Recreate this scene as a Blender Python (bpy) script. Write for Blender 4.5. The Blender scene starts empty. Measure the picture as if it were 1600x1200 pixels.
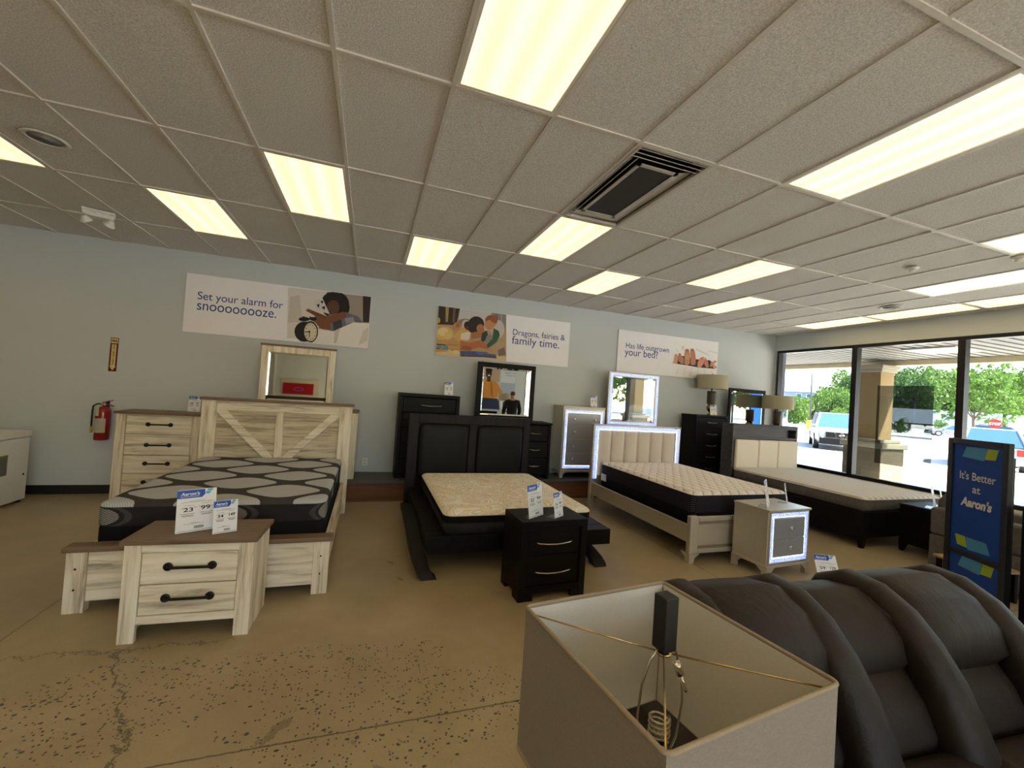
import bpy, bmesh, math, random
from mathutils import Vector, Matrix
import numpy as np
PI = math.pi
rnd = random.Random(7)
SC = bpy.context.scene
COL = SC.collection

# ------------------------------------------------------------------ camera
def make_camera():
    cd = bpy.data.cameras.new('camera')
    cd.sensor_fit = 'HORIZONTAL'; cd.sensor_width = 36.0
    cd.lens = 36.0 * 654.75 / 1600.0
    cd.clip_start = 0.05; cd.clip_end = 600
    co = bpy.data.objects.new('camera', cd); COL.objects.link(co)
    rv = Vector((-0.01067326, -0.32639453, 0.07080619))
    th = rv.length; k = rv / th
    Rm = Matrix.Rotation(th, 3, k) @ Matrix(((1, 0, 0), (0, 0, -1), (0, 1, 0)))
    r, d, f = Rm[0], Rm[1], Rm[2]                      # right, down, forward in world axes
    M = Matrix(((r[0], -d[0], -f[0], 0.90221919), (r[1], -d[1], -f[1], -2.28834261), (r[2], -d[2], -f[2], 1.69), (0, 0, 0, 1)))
    co.matrix_world = M
    SC.camera = co
make_camera()

# ------------------------------------------------------------------ sky, sun, exposure
SC.view_settings.view_transform = 'Standard'
SC.view_settings.look = 'None'
SC.view_settings.gamma = 1.0
SC.view_settings.use_curve_mapping = False
SC.view_settings.exposure = 0.55
SUN_ROT = math.radians(150)
def make_world():
    w = bpy.data.worlds.new('sky'); SC.world = w; w.use_nodes = True
    nt = w.node_tree; nt.nodes.clear()
    out = nt.nodes.new('ShaderNodeOutputWorld'); bg = nt.nodes.new('ShaderNodeBackground')
    sky = nt.nodes.new('ShaderNodeTexSky'); sky.sky_type = 'NISHITA'; sky.sun_disc = False
    sky.sun_elevation = math.radians(52); sky.sun_rotation = SUN_ROT
    sky.air_density = 1.0; sky.dust_density = 2.0; sky.ozone_density = 1.5
    nt.links.new(sky.outputs[0], bg.inputs[0]); bg.inputs[1].default_value = 0.62
    nt.links.new(bg.outputs[0], out.inputs[0])
make_world()
def make_sun():
    ld = bpy.data.lights.new('sun', 'SUN'); ld.energy = 27.0; ld.angle = math.radians(0.6); ld.color = (1, 0.95, 0.86)
    o = bpy.data.objects.new('sun', ld); COL.objects.link(o)
    to_sun = Vector((0.36, -0.52, 0.78)).normalized()
    o.rotation_euler = to_sun.to_track_quat('Z', 'Y').to_euler(); o.location = (20, -10, 30)
make_sun()
LAMP_GAIN = 1.3          # what the ceiling troffers give off
TROFFER_RGB = (1.0, 0.745, 0.35)

# ------------------------------------------------------------------ helpers
def lin(h):
    h = h.lstrip('#'); o = []
    for i in (0, 2, 4):
        c = int(h[i:i+2], 16) / 255
        o.append(c / 12.92 if c <= 0.04045 else ((c + 0.055) / 1.055) ** 2.4)
    return tuple(o)
def C4(c):
    if isinstance(c, str): c = lin(c)
    return (c[0], c[1], c[2], 1.0)
class NT:
    def __init__(s, name):
        s.m = bpy.data.materials.new(name); s.m.use_nodes = True; s.t = s.m.node_tree; s.t.nodes.clear()
        s.out = s.n('ShaderNodeOutputMaterial'); s.b = s.n('ShaderNodeBsdfPrincipled'); s.l(s.b.outputs[0], s.out.inputs[0])
    def n(s, ty, **kw):
        x = s.t.nodes.new(ty)
        for k, v in kw.items(): setattr(x, k, v)
        return x
    def l(s, a, b): s.t.links.new(a, b)
    def set(s, **kw):
        for k, v in kw.items(): s.b.inputs[k.replace('_', ' ')].default_value = v
    def obj(s, scale=(1, 1, 1), rot=(0, 0, 0), loc=(0, 0, 0)):
        tc = s.n('ShaderNodeTexCoord'); mp = s.n('ShaderNodeMapping'); s.l(tc.outputs['Object'], mp.inputs[0])
        mp.inputs['Scale'].default_value = scale; mp.inputs['Rotation'].default_value = rot; mp.inputs['Location'].default_value = loc
        return mp.outputs[0]
    def noise(s, vec, scale=5, detail=4, rough=0.6, dist=0):
        x = s.n('ShaderNodeTexNoise'); s.l(vec, x.inputs['Vector']); x.inputs['Scale'].default_value = scale
        x.inputs['Detail'].default_value = detail; x.inputs['Roughness'].default_value = rough; x.inputs['Distortion'].default_value = dist
        return x.outputs['Fac']
    def ramp(s, fac, stops):
        x = s.n('ShaderNodeValToRGB'); s.l(fac, x.inputs[0]); e = x.color_ramp.elements
        while len(e) < len(stops): e.new(0.5)
        for i, (p, c) in enumerate(stops): e[i].position = p; e[i].color = C4(c)
        return x.outputs[0]
    def math(s, op, a, b=None, c=None):
        x = s.n('ShaderNodeMath', operation=op)
        for i, v in enumerate((a, b, c)):
            if v is None: continue
            if isinstance(v, (int, float)): x.inputs[i].default_value = v
            else: s.l(v, x.inputs[i])
        return x.outputs[0]
    def mix(s, fac, a, b, blend='MIX'):
        x = s.n('ShaderNodeMix', data_type='RGBA', blend_type=blend)
        for i, v in ((0, fac), (6, a), (7, b)):
            if isinstance(v, (int, float)): x.inputs[i].default_value = v
            elif isinstance(v, (tuple, str)): x.inputs[i].default_value = C4(v)
            else: s.l(v, x.inputs[i])
        return x.outputs[2]
    def xyz(s, vec):
        x = s.n('ShaderNodeSeparateXYZ'); s.l(vec, x.inputs[0]); return x.outputs
    def bump(s, h, strength=0.3, dist=0.01):
        x = s.n('ShaderNodeBump'); s.l(h, x.inputs['Height']); x.inputs['Strength'].default_value = strength; x.inputs['Distance'].default_value = dist
        s.l(x.outputs[0], s.b.inputs['Normal'])
    def col(s, c):
        if isinstance(c, (tuple, str)): s.b.inputs['Base Color'].default_value = C4(c)
        else: s.l(c, s.b.inputs['Base Color'])

def plain(name, c, rough=0.5, metal=0.0, var=0.06, scale=30, bump=0.0, spec=0.5, coat=0.0):
    t = NT(name); v = t.obj(); f = t.noise(v, scale, 3)
    c = lin(c) if isinstance(c, str) else c
    t.col(t.ramp(f, [(0.3, tuple(x * (1 - var) for x in c)), (0.7, tuple(min(1, x * (1 + var)) for x in c))]))
    t.set(Roughness=rough, Metallic=metal, Specular_IOR_Level=spec, Coat_Weight=coat)
    if bump: t.bump(f, bump, 0.004)
    return t.m
def wood(name, base, dark, axis='x', scale=1.0, rough=0.55, lo=0.42, hi=0.72, bump=0.15, spec=0.4, mid=None):
    t = NT(name); k = {'x': (1.6, 22, 22), 'y': (22, 1.6, 22), 'z': (22, 22, 1.6)}[axis]
    v = t.obj(tuple(q * scale for q in k)); f = t.noise(v, 1.0, 7, 0.62, 0.5)
    v2 = t.obj(tuple(q * scale * 0.18 for q in k)); g = t.noise(v2, 1.0, 3, 0.5, 0.3)
    c1 = t.ramp(f, [(lo, dark), ((lo + hi) / 2, mid or base), (hi, base)])
    t.col(t.mix(t.math('MULTIPLY', g, 0.45), c1, base)); t.set(Roughness=rough, Specular_IOR_Level=spec)
    t.bump(f, bump, 0.002)
    return t.m
def emit(name, c, s):
    t = NT(name); t.col(c); t.b.inputs['Emission Color'].default_value = C4(c); t.set(Emission_Strength=s, Roughness=0.4)
    return t.m
def flat(c, rough=0.55):
    n = 'ink_' + c
    m = bpy.data.materials.get(n)
    if m: return m
    t = NT(n); v = t.obj(); t.col(t.mix(t.noise(v, 60, 2), tuple(x * 0.94 for x in lin(c)), c)); t.set(Roughness=rough, Specular_IOR_Level=0.3)
    return t.m

class MB:
    def __init__(s): s.v = []; s.f = []; s.mi = []
    def add(s, vs, fs, mi=0):
        o = len(s.v); s.v += [tuple(p) for p in vs]; s.f += [tuple(i + o for i in q) for q in fs]; s.mi += [mi] * len(fs); return s
    def box(s, x0, x1, y0, y1, z0, z1, mi=0):
        return s.hexa([(x0, y0, z0), (x1, y0, z0), (x1, y1, z0), (x0, y1, z0), (x0, y0, z1), (x1, y0, z1), (x1, y1, z1), (x0, y1, z1)], mi)
    def hexa(s, p, mi=0):
        return s.add(p, [(0, 3, 2, 1), (4, 5, 6, 7), (0, 1, 5, 4), (1, 2, 6, 5), (2, 3, 7, 6), (3, 0, 4, 7)], mi)
    def prism(s, poly, axis, a0, a1, mi=0):
        def P(q, a):
            return {'x': (a, q[0], q[1]), 'y': (q[0], a, q[1]), 'z': (q[0], q[1], a)}[axis]
        n = len(poly); vs = [P(q, a0) for q in poly] + [P(q, a1) for q in poly]
        fs = [tuple(range(n - 1, -1, -1)), tuple(range(n, 2 * n))] + [(i, (i + 1) % n, n + (i + 1) % n, n + i) for i in range(n)]
        return s.add(vs, fs, mi)
    def ring(s, x0, x1, z0, z1, w, y0, y1, mi=0, sides='ltrb'):
        if 'l' in sides: s.box(x0, x0 + w, y0, y1, z0, z1, mi)
        if 'r' in sides: s.box(x1 - w, x1, y0, y1, z0, z1, mi)
        if 't' in sides: s.box(x0 + w, x1 - w, y0, y1, z1 - w, z1, mi)
        if 'b' in sides: s.box(x0 + w, x1 - w, y0, y1, z0, z0 + w, mi)
        return s
    def tube(s, pts, r, n=8, mi=0, r2=None):
        P = [Vector(p) for p in pts]; rings = []
        for i, p in enumerate(P):
            t = (P[min(i + 1, len(P) - 1)] - P[max(i - 1, 0)]).normalized()
            u = t.orthogonal().normalized() if i == 0 else (u - t * u.dot(t)).normalized()
            w = t.cross(u); rr = r if r2 is None else r + (r2 - r) * i / (len(P) - 1)
            rings.append([p + (u * math.cos(2 * PI * k / n) + w * math.sin(2 * PI * k / n)) * rr for k in range(n)])
        return s.rings(rings, mi)
    def rings(s, rings, mi=0, caps=True):
        n = len(rings[0]); vs = [q for r in rings for q in r]; fs = []
        for i in range(len(rings) - 1):
            for k in range(n): fs.append((i * n + k, i * n + (k + 1) % n, (i + 1) * n + (k + 1) % n, (i + 1) * n + k))
        if caps: fs += [tuple(range(n - 1, -1, -1)), tuple(range((len(rings) - 1) * n, len(rings) * n))]
        return s.add(vs, fs, mi)
    def lathe(s, prof, n=24, c=(0, 0), mi=0, caps=True):
        return s.rings([[(c[0] + r * math.cos(2 * PI * k / n), c[1] + r * math.sin(2 * PI * k / n), z) for k in range(n)] for r, z in prof], mi, caps)
    def cyl(s, c, axis, r, h, n=16, mi=0):
        e = [0, 0, 0]; e['xyz'.index(axis)] = h
        return s.tube([c, (c[0] + e[0], c[1] + e[1], c[2] + e[2])], r, n, mi)
    def sweep(s, path, hw, th, n=14, mi=0, cx=0.0, ex=0.55):
        # path in (y,z); section is a superellipse hw wide along x and th thick along the path normal
        P = [Vector((0, p[0], p[1])) for p in path]; rings = []
        for i, p in enumerate(P):
            t = (P[min(i + 1, len(P) - 1)] - P[max(i - 1, 0)]).normalized(); nn = Vector((0, -t[2], t[1]))
            w = hw[i] if isinstance(hw, (list, tuple)) else hw; h = th[i] if isinstance(th, (list, tuple)) else th
            R = []
            for k in range(n):
                a = 2 * PI * k / n; ca, sa = math.cos(a), math.sin(a)
                R.append(p + Vector((cx + w * math.copysign(abs(ca) ** ex, ca), 0, 0)) + nn * h * math.copysign(abs(sa) ** ex, sa))
            rings.append(R)
        return s.rings(rings, mi)
    def text(s, txt, x, z, size, y=0.0, mi=0, bold=0.0, shear=0.0, align='LEFT', width=None):
        cu = bpy.data.curves.new('t', 'FONT'); cu.body = txt; cu.size = size; cu.offset = bold; cu.shear = shear; cu.align_x = align
        o = bpy.data.objects.new('t', cu); COL.objects.link(o); dg = bpy.context.evaluated_depsgraph_get(); dg.update()
        me = bpy.data.meshes.new_from_object(o.evaluated_get(dg))
        vs = [v.co.copy() for v in me.vertices]; fs = [tuple(p.vertices) for p in me.polygons]
        k = 1.0
        if width and vs:
            xs = [v[0] for v in vs]; k = width / (max(xs) - min(xs))
        s.add([(x + v[0] * k, y, z + v[1]) for v in vs], fs, mi)
        bpy.data.objects.remove(o); bpy.data.curves.remove(cu); bpy.data.meshes.remove(me)
        return s
    def xform(s, M):
        s.v = [tuple(M @ Vector(p)) for p in s.v]; return s
    def build(s, name, mats, parent=None, smooth=False, bevel=0.0, seg=2, sub=0, loc=None, rotz=0.0, angle=None):
        me = bpy.data.meshes.new(name); me.from_pydata(s.v, [], s.f); me.validate(); 
        if not isinstance(mats, (list, tuple)): mats = [mats]
        for m in mats: me.materials.append(m)
        if len(me.polygons) == len(s.mi): me.polygons.foreach_set('material_index', s.mi)
        bm = bmesh.new(); bm.from_mesh(me); bmesh.ops.recalc_face_normals(bm, faces=bm.faces); bm.to_mesh(me); bm.free()
        if smooth or angle:
            me.polygons.foreach_set('use_smooth', [True] * len(me.polygons))
            if angle: me.set_sharp_from_angle(angle=math.radians(angle))
        me.update()
        o = bpy.data.objects.new(name, me); COL.objects.link(o)
        if parent is not None: o.parent = parent
        if loc is not None: o.location = loc
        o.rotation_euler[2] = rotz
        if bevel:
            b = o.modifiers.new('bevel', 'BEVEL'); b.width = bevel; b.segments = seg; b.limit_method = 'ANGLE'; b.angle_limit = math.radians(40)
            if seg > 2 or smooth:
                b.harden_normals = True; me.polygons.foreach_set('use_smooth', [True] * len(me.polygons))
        if sub:
            q = o.modifiers.new('sub', 'SUBSURF'); q.levels = sub; q.render_levels = sub
        return o
def thing(name, label, cat, loc=(0, 0, 0), rotz=0.0, group=None):
    o = bpy.data.objects.new(name, None); COL.objects.link(o); o.location = loc; o.rotation_euler = (0, 0, rotz); o.empty_display_size = 0.1
    o['label'] = label; o['category'] = cat
    if group: o['group'] = group
    return o
def tag(o, label, cat, group=None, kind=None):
    o['label'] = label; o['category'] = cat
    if group: o['group'] = group
    if kind: o['kind'] = kind
    return o
def struct(o, label=None, cat=None):
    o['kind'] = 'structure'
    if label: o['label'] = label; o['category'] = cat or 'room'
    return o
def copy_tree(o, parent=None):
    c = o.copy(); COL.objects.link(c)
    if parent is not None: c.parent = parent
    for ch in [k for k in bpy.data.objects if k.parent == o]: copy_tree(ch, c)
    return c
# ------------------------------------------------------------------ materials
def mat_ceiling():
    t = NT('ceiling_tile'); v = t.obj(); f = t.noise(v, 110, 4, 0.8); g = t.noise(v, 1.3, 2); h = t.noise(t.obj((1, 0.35, 1)), 260, 2)
    c = t.ramp(f, [(0.38, 'c4c0bb'), (0.62, 'f4f2f0')]); t.col(t.mix(t.math('MULTIPLY', g, 0.25), c, 'cdc8bf')); t.set(Roughness=0.95, Specular_IOR_Level=0.1); t.bump(h, 0.8, 0.006)
    return t.m
def mat_floor():
    t = NT('polished_concrete'); v = t.obj(); X = t.xyz(v)
    big = t.noise(v, 0.9, 4, 0.6, 0.4); mid = t.noise(v, 3.5, 5, 0.6); fine = t.noise(v, 90, 3, 0.8)
    c = t.ramp(big, [(0.28, '98876a'), (0.5, 'a99877'), (0.75, 'b8a888')])
    c = t.mix(t.math('MULTIPLY', t.ramp(mid, [(0.45, '000000'), (0.75, 'ffffff')]), 0.22), c, '8f7e60')
    c = t.mix(t.math('MULTIPLY', t.ramp(fine, [(0.5, '000000'), (0.75, 'ffffff')]), 0.4), c, '807058')
    # exposed aggregate chips near the front of the floor
    vo = t.n('ShaderNodeTexVoronoi', feature='F1'); t.l(v, vo.inputs['Vector']); vo.inputs['Scale'].default_value = 55
    chips = t.math('LESS_THAN', vo.outputs['Distance'], 0.30)
    pick = t.n('ShaderNodeSeparateColor'); t.l(vo.outputs['Color'], pick.inputs[0])
    chips = t.math('MULTIPLY', chips, t.math('GREATER_THAN', pick.outputs[0], 0.66))
    vo2 = t.n('ShaderNodeTexVoronoi', feature='F1'); t.l(t.obj((1, 1.5, 1), (0, 0, .5)), vo2.inputs['Vector']); vo2.inputs['Scale'].default_value = 26
    pick2 = t.n('ShaderNodeSeparateColor'); t.l(vo2.outputs['Color'], pick2.inputs[0])
    big_chip = t.math('MULTIPLY', t.math('LESS_THAN', t.math('ADD', vo2.outputs['Distance'], t.math('MULTIPLY', fine, 0.15)), 0.36), t.math('GREATER_THAN', pick2.outputs[0], 0.80))
    chips = t.math('MAXIMUM', chips, big_chip)
    # a worn patch: around (1.0, 0.0) and (-0.3, 0.5)
    def blob(cx, cy, rx, ry):
        a = t.math('DIVIDE', t.math('SUBTRACT', X[0], cx), rx); b = t.math('DIVIDE', t.math('SUBTRACT', X[1], cy), ry)
        d = t.math('ADD', t.math('MULTIPLY', a, a), t.math('MULTIPLY', b, b))
        return t.math('SUBTRACT', 1.0, t.math('MINIMUM', d, 1.0))
    worn = t.math('MAXIMUM', t.math('MAXIMUM', blob(1.15, -0.05, 1.1, 0.55), blob(-0.2, 0.35, 0.9, 0.5)), blob(0.6, 0.4, 1.3, 0.35))
    worn = t.math('GREATER_THAN', t.math('ADD', worn, t.math('MULTIPLY', t.noise(v, 5, 4), 0.9)), 0.95)
    chips = t.math('MULTIPLY', chips, worn)
    c = t.mix(t.math('MULTIPLY', chips, 0.9), c, '3a3731')
    # dark stain patches and a wandering crack
    st = t.noise(v, 2.6, 5, 0.65, 0.8); stain = t.math('MULTIPLY', t.math('GREATER_THAN', st, 0.665), t.math('LESS_THAN', X[1], 1.0))
    c = t.mix(t.math('MULTIPLY', stain, 0.45), c, '5d5440')
    def crack(val, w):
        return t.math('LESS_THAN', t.math('ABSOLUTE', val), w)
    wob = t.math('MULTIPLY', t.math('SUBTRACT', t.noise(v, 4, 6, 0.75), 0.5), 0.45)
    cr = t.math('MULTIPLY', crack(t.math('ADD', t.math('SUBTRACT', X[0], t.math('MULTIPLY_ADD', X[1], -0.45, -0.02)), wob), 0.010), t.math('LESS_THAN', X[1], 0.85))
    cr2 = t.math('MULTIPLY', crack(t.math('ADD', t.math('SUBTRACT', X[1], t.math('MULTIPLY_ADD', X[0], -0.05, 0.82)), wob), 0.006), t.math('LESS_THAN', X[0], 0.2))
    w1 = t.math('MULTIPLY', t.math('SUBTRACT', t.noise(v, 25, 3), 0.5), 0.012)
    j = t.math('MAXIMUM', crack(t.math('ADD', t.math('ADD', X[1], 0.11), w1), 0.005), t.math('MAXIMUM', crack(t.math('ADD', t.math('ADD', X[0], 1.083), w1), 0.004), crack(t.math('SUBTRACT', X[0], 4.31), 0.004)))
    j = t.math('MAXIMUM', j, t.math('MAXIMUM', cr, cr2))
    c = t.mix(t.math('MULTIPLY', j, 0.7), c, '3c362a')
    t.col(c); t.l(t.ramp(big, [(0.3, (0.27,) * 3), (0.7, (0.35,) * 3)]), t.b.inputs['Roughness']); t.set(Specular_IOR_Level=0.35)
    return t.m
M = {}
M['tile'] = mat_ceiling(); M['floor'] = mat_floor()
M['tbar'] = plain('grid_bar', 'd4cfc7', 0.5)
M['wall'] = plain('wall_paint', 'c6cbcc', 0.85, var=0.03, scale=140, bump=0.06, spec=0.2)
M['black_rubber'] = plain('black_rubber', '17171a', 0.5)
M['win_frame'] = plain('dark_bronze', '1d1b1d', 0.35, metal=0.3)
M['sill'] = plain('sill_cream', 'd9cdb5', 0.6)
M['rwood_x'] = wood('whitewash_x', 'efe5d2', '8c7b62', 'x', 1.0, lo=0.33, hi=0.60, mid='dccdb2')
M['rwood_z'] = wood('whitewash_z', 'efe5d2', '8c7b62', 'z', 1.0, lo=0.33, hi=0.60, mid='dccdb2')
M['rwood_y'] = wood('whitewash_y', 'efe5d2', '8c7b62', 'y', 1.0, lo=0.33, hi=0.60, mid='dccdb2')
M['rwood_panel'] = wood('whitewash_panel', 'd9ccb4', '7d6b52', 'x', 1.0, lo=0.36, hi=0.62, mid='c8b899')
M['rtop_x'] = wood('driftwood_x', '7b6450', '43342a', 'x', 1.0, lo=0.3, hi=0.7, rough=0.45)
M['espresso'] = wood('espresso', '100d0d', '060505', 'x', 1.5, rough=0.5, bump=0.1, spec=0.18)
M['espresso_z'] = wood('espresso_z', '110d0d', '060505', 'z', 1.5, rough=0.5, bump=0.1, spec=0.18)
M['grey_espresso'] = wood('grey_espresso', '231f20', '131011', 'z', 1.3, rough=0.5, bump=0.1, spec=0.2)
M['greywood'] = wood('grey_ash', '4f4b4e', '39363a', 'x', 1.0, rough=0.5)
M['blk_leather'] = plain('black_leatherette', '0b0908', 0.45, var=0.2, scale=90, bump=0.25, spec=0.22)
M['nickel'] = plain('brushed_nickel', 'b9b2a5', 0.25, metal=1.0)
M['brass'] = plain('brass', 'b08a4a', 0.25, metal=1.0)
M['black_metal'] = plain('black_iron', '141313', 0.4, metal=0.4)
M['champagne'] = plain('champagne_paint', 'cdc5b6', 0.3, metal=0.5, var=0.04)
M['mirror_drawer'] = plain('smoked_mirror_panel', 'a3a3a6', 0.3, metal=0.35, var=0.02)
def mat_crystal():
    t = NT('lit_crystal_strip'); v = t.obj(); vo = t.n('ShaderNodeTexVoronoi', feature='F1'); t.l(v, vo.inputs['Vector']); vo.inputs['Scale'].default_value = 85
    e = t.ramp(vo.outputs['Distance'], [(0.12, 'ffffff'), (0.5, '5f7fd8')]); t.col('b9c4e8'); t.l(e, t.b.inputs['Emission Color']); t.set(Emission_Strength=0.95, Roughness=0.15)
    return t.m
M['crystal'] = mat_crystal()
M['led'] = emit('led_line', 'dfe8ff', 1.6)
M['crystal_dull'] = plain('crystal_trim', 'b5ac9a', 0.2, metal=0.7, var=0.3, scale=260)
M['glassknob'] = plain('cut_glass', 'dcdcdc', 0.08, metal=0.6)
M['cream_up'] = plain('cream_upholstery', 'ebe0cd', 0.85, var=0.05, scale=300, bump=0.2, spec=0.2)
M['grey_up'] = plain('warm_grey_velvet', 'd3c7ba', 0.8, var=0.06, scale=200, bump=0.15, spec=0.3)
M['mirror'] = plain('mirror_silver', 'd6d9d8', 0.015, metal=1.0, var=0.0)
def mat_glass(name, tint=(0.95, 0.98, 0.97), gl=0.06):
    t = NT(name); t.t.nodes.remove(t.b); tr = t.n('ShaderNodeBsdfTransparent'); tr.inputs[0].default_value = C4(tint)
    g = t.n('ShaderNodeBsdfGlossy'); g.inputs['Roughness'].default_value = 0.02; mx = t.n('ShaderNodeMixShader'); fr = t.n('ShaderNodeLayerWeight'); fr.inputs[0].default_value = 0.5; fz = t.math('MULTIPLY_ADD', t.math('POWER', fr.outputs['Facing'], 5.0), 0.45, 0.02)
    v = t.obj(); nz = t.noise(v, 3, 2); t.l(t.math('MULTIPLY', fz, t.math('MULTIPLY_ADD', nz, 0.1, 0.95)), mx.inputs[0])
    t.l(tr.outputs[0], mx.inputs[1]); t.l(g.outputs[0], mx.inputs[2]); t.l(mx.outputs[0], t.out.inputs[0]); return t.m
M['glass'] = mat_glass('window_glass'); M['film'] = mat_glass('grey_perforated_film', (0.48, 0.5, 0.5))
M['acrylic'] = mat_glass('clear_acrylic', (0.96, 0.97, 0.98))
M['white_enamel'] = plain('white_enamel', 'e4e2de', 0.35, var=0.03)
M['white_plastic'] = plain('white_plastic', 'e2e0d8', 0.45)
def mat_diffuser():
    t = NT('troffer_diffuser'); v = t.obj(); X = t.xyz(v)
    s = t.math('MULTIPLY_ADD', t.math('COSINE', t.math('MULTIPLY', X[0], 2 * PI * 3 / 0.53)), -0.16, 0.94)
    prism = t.math('MULTIPLY_ADD', t.noise(v, 400, 1), 0.1, 0.95)
    s = t.math('MULTIPLY', t.math('MULTIPLY', s, prism), LAMP_GAIN)
    t.col('e8e0d0'); t.b.inputs['Emission Color'].default_value = C4(TROFFER_RGB); t.l(s, t.b.inputs['Emission Strength']); t.set(Roughness=0.4)
    return t.m
M['diffuser'] = mat_diffuser()
# mattress fabrics
def mat_ogee():
    t = NT('ogee_knit'); v = t.obj(); X = t.xyz(v)
    u = t.math('COSINE', t.math('MULTIPLY', t.math('SUBTRACT', X[0], 0.27), 2 * PI / 0.80)); w = t.math('COSINE', t.math('MULTIPLY', t.math('ADD', X[1], 0.10), 2 * PI / 0.62))
    g = t.math('ABSOLUTE', t.math('ADD', u, w)); nz = t.math('MULTIPLY', t.math('SUBTRACT', t.noise(v, 18, 2), 0.5), 0.10)
    band = t.math('LESS_THAN', t.math('ADD', g, nz), 0.40)
    weave = t.math('MULTIPLY_ADD', t.math('SINE', t.math('MULTIPLY', t.math('ADD', X[0], t.math('MULTIPLY', X[1], 0.6)), 420)), 0.5, 0.5)
    light = t.mix(weave, 'a2a5aa', 'c1c4ca'); dark = t.mix(t.noise(v, 200, 2), '3c393b', '4b4748')
    t.col(t.mix(band, light, dark)); t.set(Roughness=0.9, Specular_IOR_Level=0.15); t.bump(g, 0.25, 0.01); return t.m
def mat_ogee_side():
    t = NT('ogee_border_mesh'); v = t.obj(); X = t.xyz(v)
    a = t.math('COSINE', t.math('MULTIPLY', t.math('SUBTRACT', t.math('MULTIPLY_ADD', X[1], 1.29, X[0]), 1.807), 2 * PI / 0.80))
    h = t.math('MULTIPLY', t.math('SUBTRACT', X[2], 0.615), 12.0)
    g = t.math('SUBTRACT', t.math('MULTIPLY', t.math('MULTIPLY', h, h), 0.9), a)
    cell = t.math('LESS_THAN', g, -0.45)
    halo = t.math('MULTIPLY', t.math('GREATER_THAN', g, -0.2), t.math('LESS_THAN', g, 0.15))
    dots = t.math('GREATER_THAN', t.math('MULTIPLY', t.math('SINE', t.math('MULTIPLY', t.math('ADD', X[0], X[1]), 260)), t.math('SINE', t.math('MULTIPLY', X[2], 420))), 0.05)
    t.col(t.mix(cell, t.mix(halo, '2c2a2b', '4a4647'), t.mix(dots, '8f8c8a', '575554'))); t.set(Roughness=0.9, Specular_IOR_Level=0.15); return t.m
def mat_swirl():
    t = NT('swirl_damask'); v = t.obj(); n1 = t.n('ShaderNodeTexNoise'); t.l(v, n1.inputs['Vector']); n1.inputs['Scale'].default_value = 3.2; n1.inputs['Detail'].default_value = 1.0; n1.inputs['Distortion'].default_value = 1.6
    f = n1.outputs['Fac']; w = t.math('ABSOLUTE', t.math('SINE', t.math('MULTIPLY', f, 46)))
    line = t.math('LESS_THAN', w, 0.17); fill = t.math('GREATER_THAN', t.math('SINE', t.math('MULTIPLY', f, 23)), 0.25)
    c = t.mix(t.math('MULTIPLY', fill, 0.75), 'faf3e6', 'efdfc3'); t.col(t.mix(t.math('MULTIPLY', line, 0.7), c, 'b89f78')); t.set(Roughness=0.85, Specular_IOR_Level=0.2); t.bump(w, 0.5, 0.02); return t.m
def mat_quilt():
    t = NT('white_quilt'); v = t.obj(); X = t.xyz(v)
    z = t.math('MULTIPLY', t.math('SINE', t.math('MULTIPLY', X[1], 2 * PI / 0.16)), 0.022); a = t.math('ABSOLUTE', t.math('SINE', t.math('MULTIPLY', t.math('ADD', X[0], z), PI / 0.13))); b = t.math('ABSOLUTE', t.math('SINE', t.math('MULTIPLY', X[1], PI / 0.08)))
    h = t.math('ADD', t.math('POWER', a, 0.5), t.math('MULTIPLY', t.math('POWER', b, 0.6), 0.25))
    t.col(t.ramp(a, [(0.0, 'c9b8a6'), (0.28, 'f3ece5')])); t.set(Roughness=0.85, Specular_IOR_Level=0.2); t.bump(h, 0.8, 0.03); return t.m  # channel valleys tinted darker: quilting shade put into the colour
def mat_stripe():
    t = NT('striped_ticking'); v = t.obj(); X = t.xyz(v); s = t.math('SINE', t.math('MULTIPLY', t.math('ADD', X[0], t.math('MULTIPLY', t.noise(v, 3, 2), 0.02)), 2 * PI / 0.11))
    t.col(t.ramp(t.math('MULTIPLY_ADD', s, 0.5, 0.5), [(0.25, 'e6e1d9'), (0.8, 'bbb6b3')])); t.set(Roughness=0.85, Specular_IOR_Level=0.2); t.bump(s, 0.3, 0.01); return t.m
def mat_dotmesh():
    t = NT('black_dot_border'); v = t.obj(); X = t.xyz(v)
    d = t.math('GREATER_THAN', t.math('MULTIPLY', t.math('SINE', t.math('MULTIPLY', t.math('ADD', X[0], X[1]), 200)), t.math('SINE', t.math('MULTIPLY', X[2], 260))), 0.45)
    t.col(t.mix(d, '121015', '4c4555')); t.set(Roughness=0.8, Specular_IOR_Level=0.2); return t.m
M['ogee'] = mat_ogee(); M['ogee_side'] = mat_ogee_side(); M['swirl'] = mat_swirl(); M['quilt'] = mat_quilt(); M['stripe'] = mat_stripe(); M['dots'] = mat_dotmesh()
M['black_cloth'] = plain('black_cloth', '0f0e10', 0.8, var=0.2, scale=120, spec=0.2)
M['charcoal_cloth'] = plain('charcoal_quilted_cloth', '2b2a2b', 0.8, var=0.25, scale=14, bump=0.4, spec=0.2)
M['grey_cloth'] = plain('mottled_grey_cloth', '65605c', 0.85, var=0.2, scale=25, bump=0.3, spec=0.2)
M['platform_top'] = plain('platform_laminate', '4a4848', 0.5, var=0.1, scale=8)
M['platform_front'] = wood('oak_board', '6f4423', '4a2b15', 'x', 0.7, rough=0.5)
M['oak_top'] = wood('pale_oak', 'b59a78', '8d7354', 'x', 0.8)
M['red_paint'] = plain('extinguisher_red', '8d1518', 0.25, coat=0.4)
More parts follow.
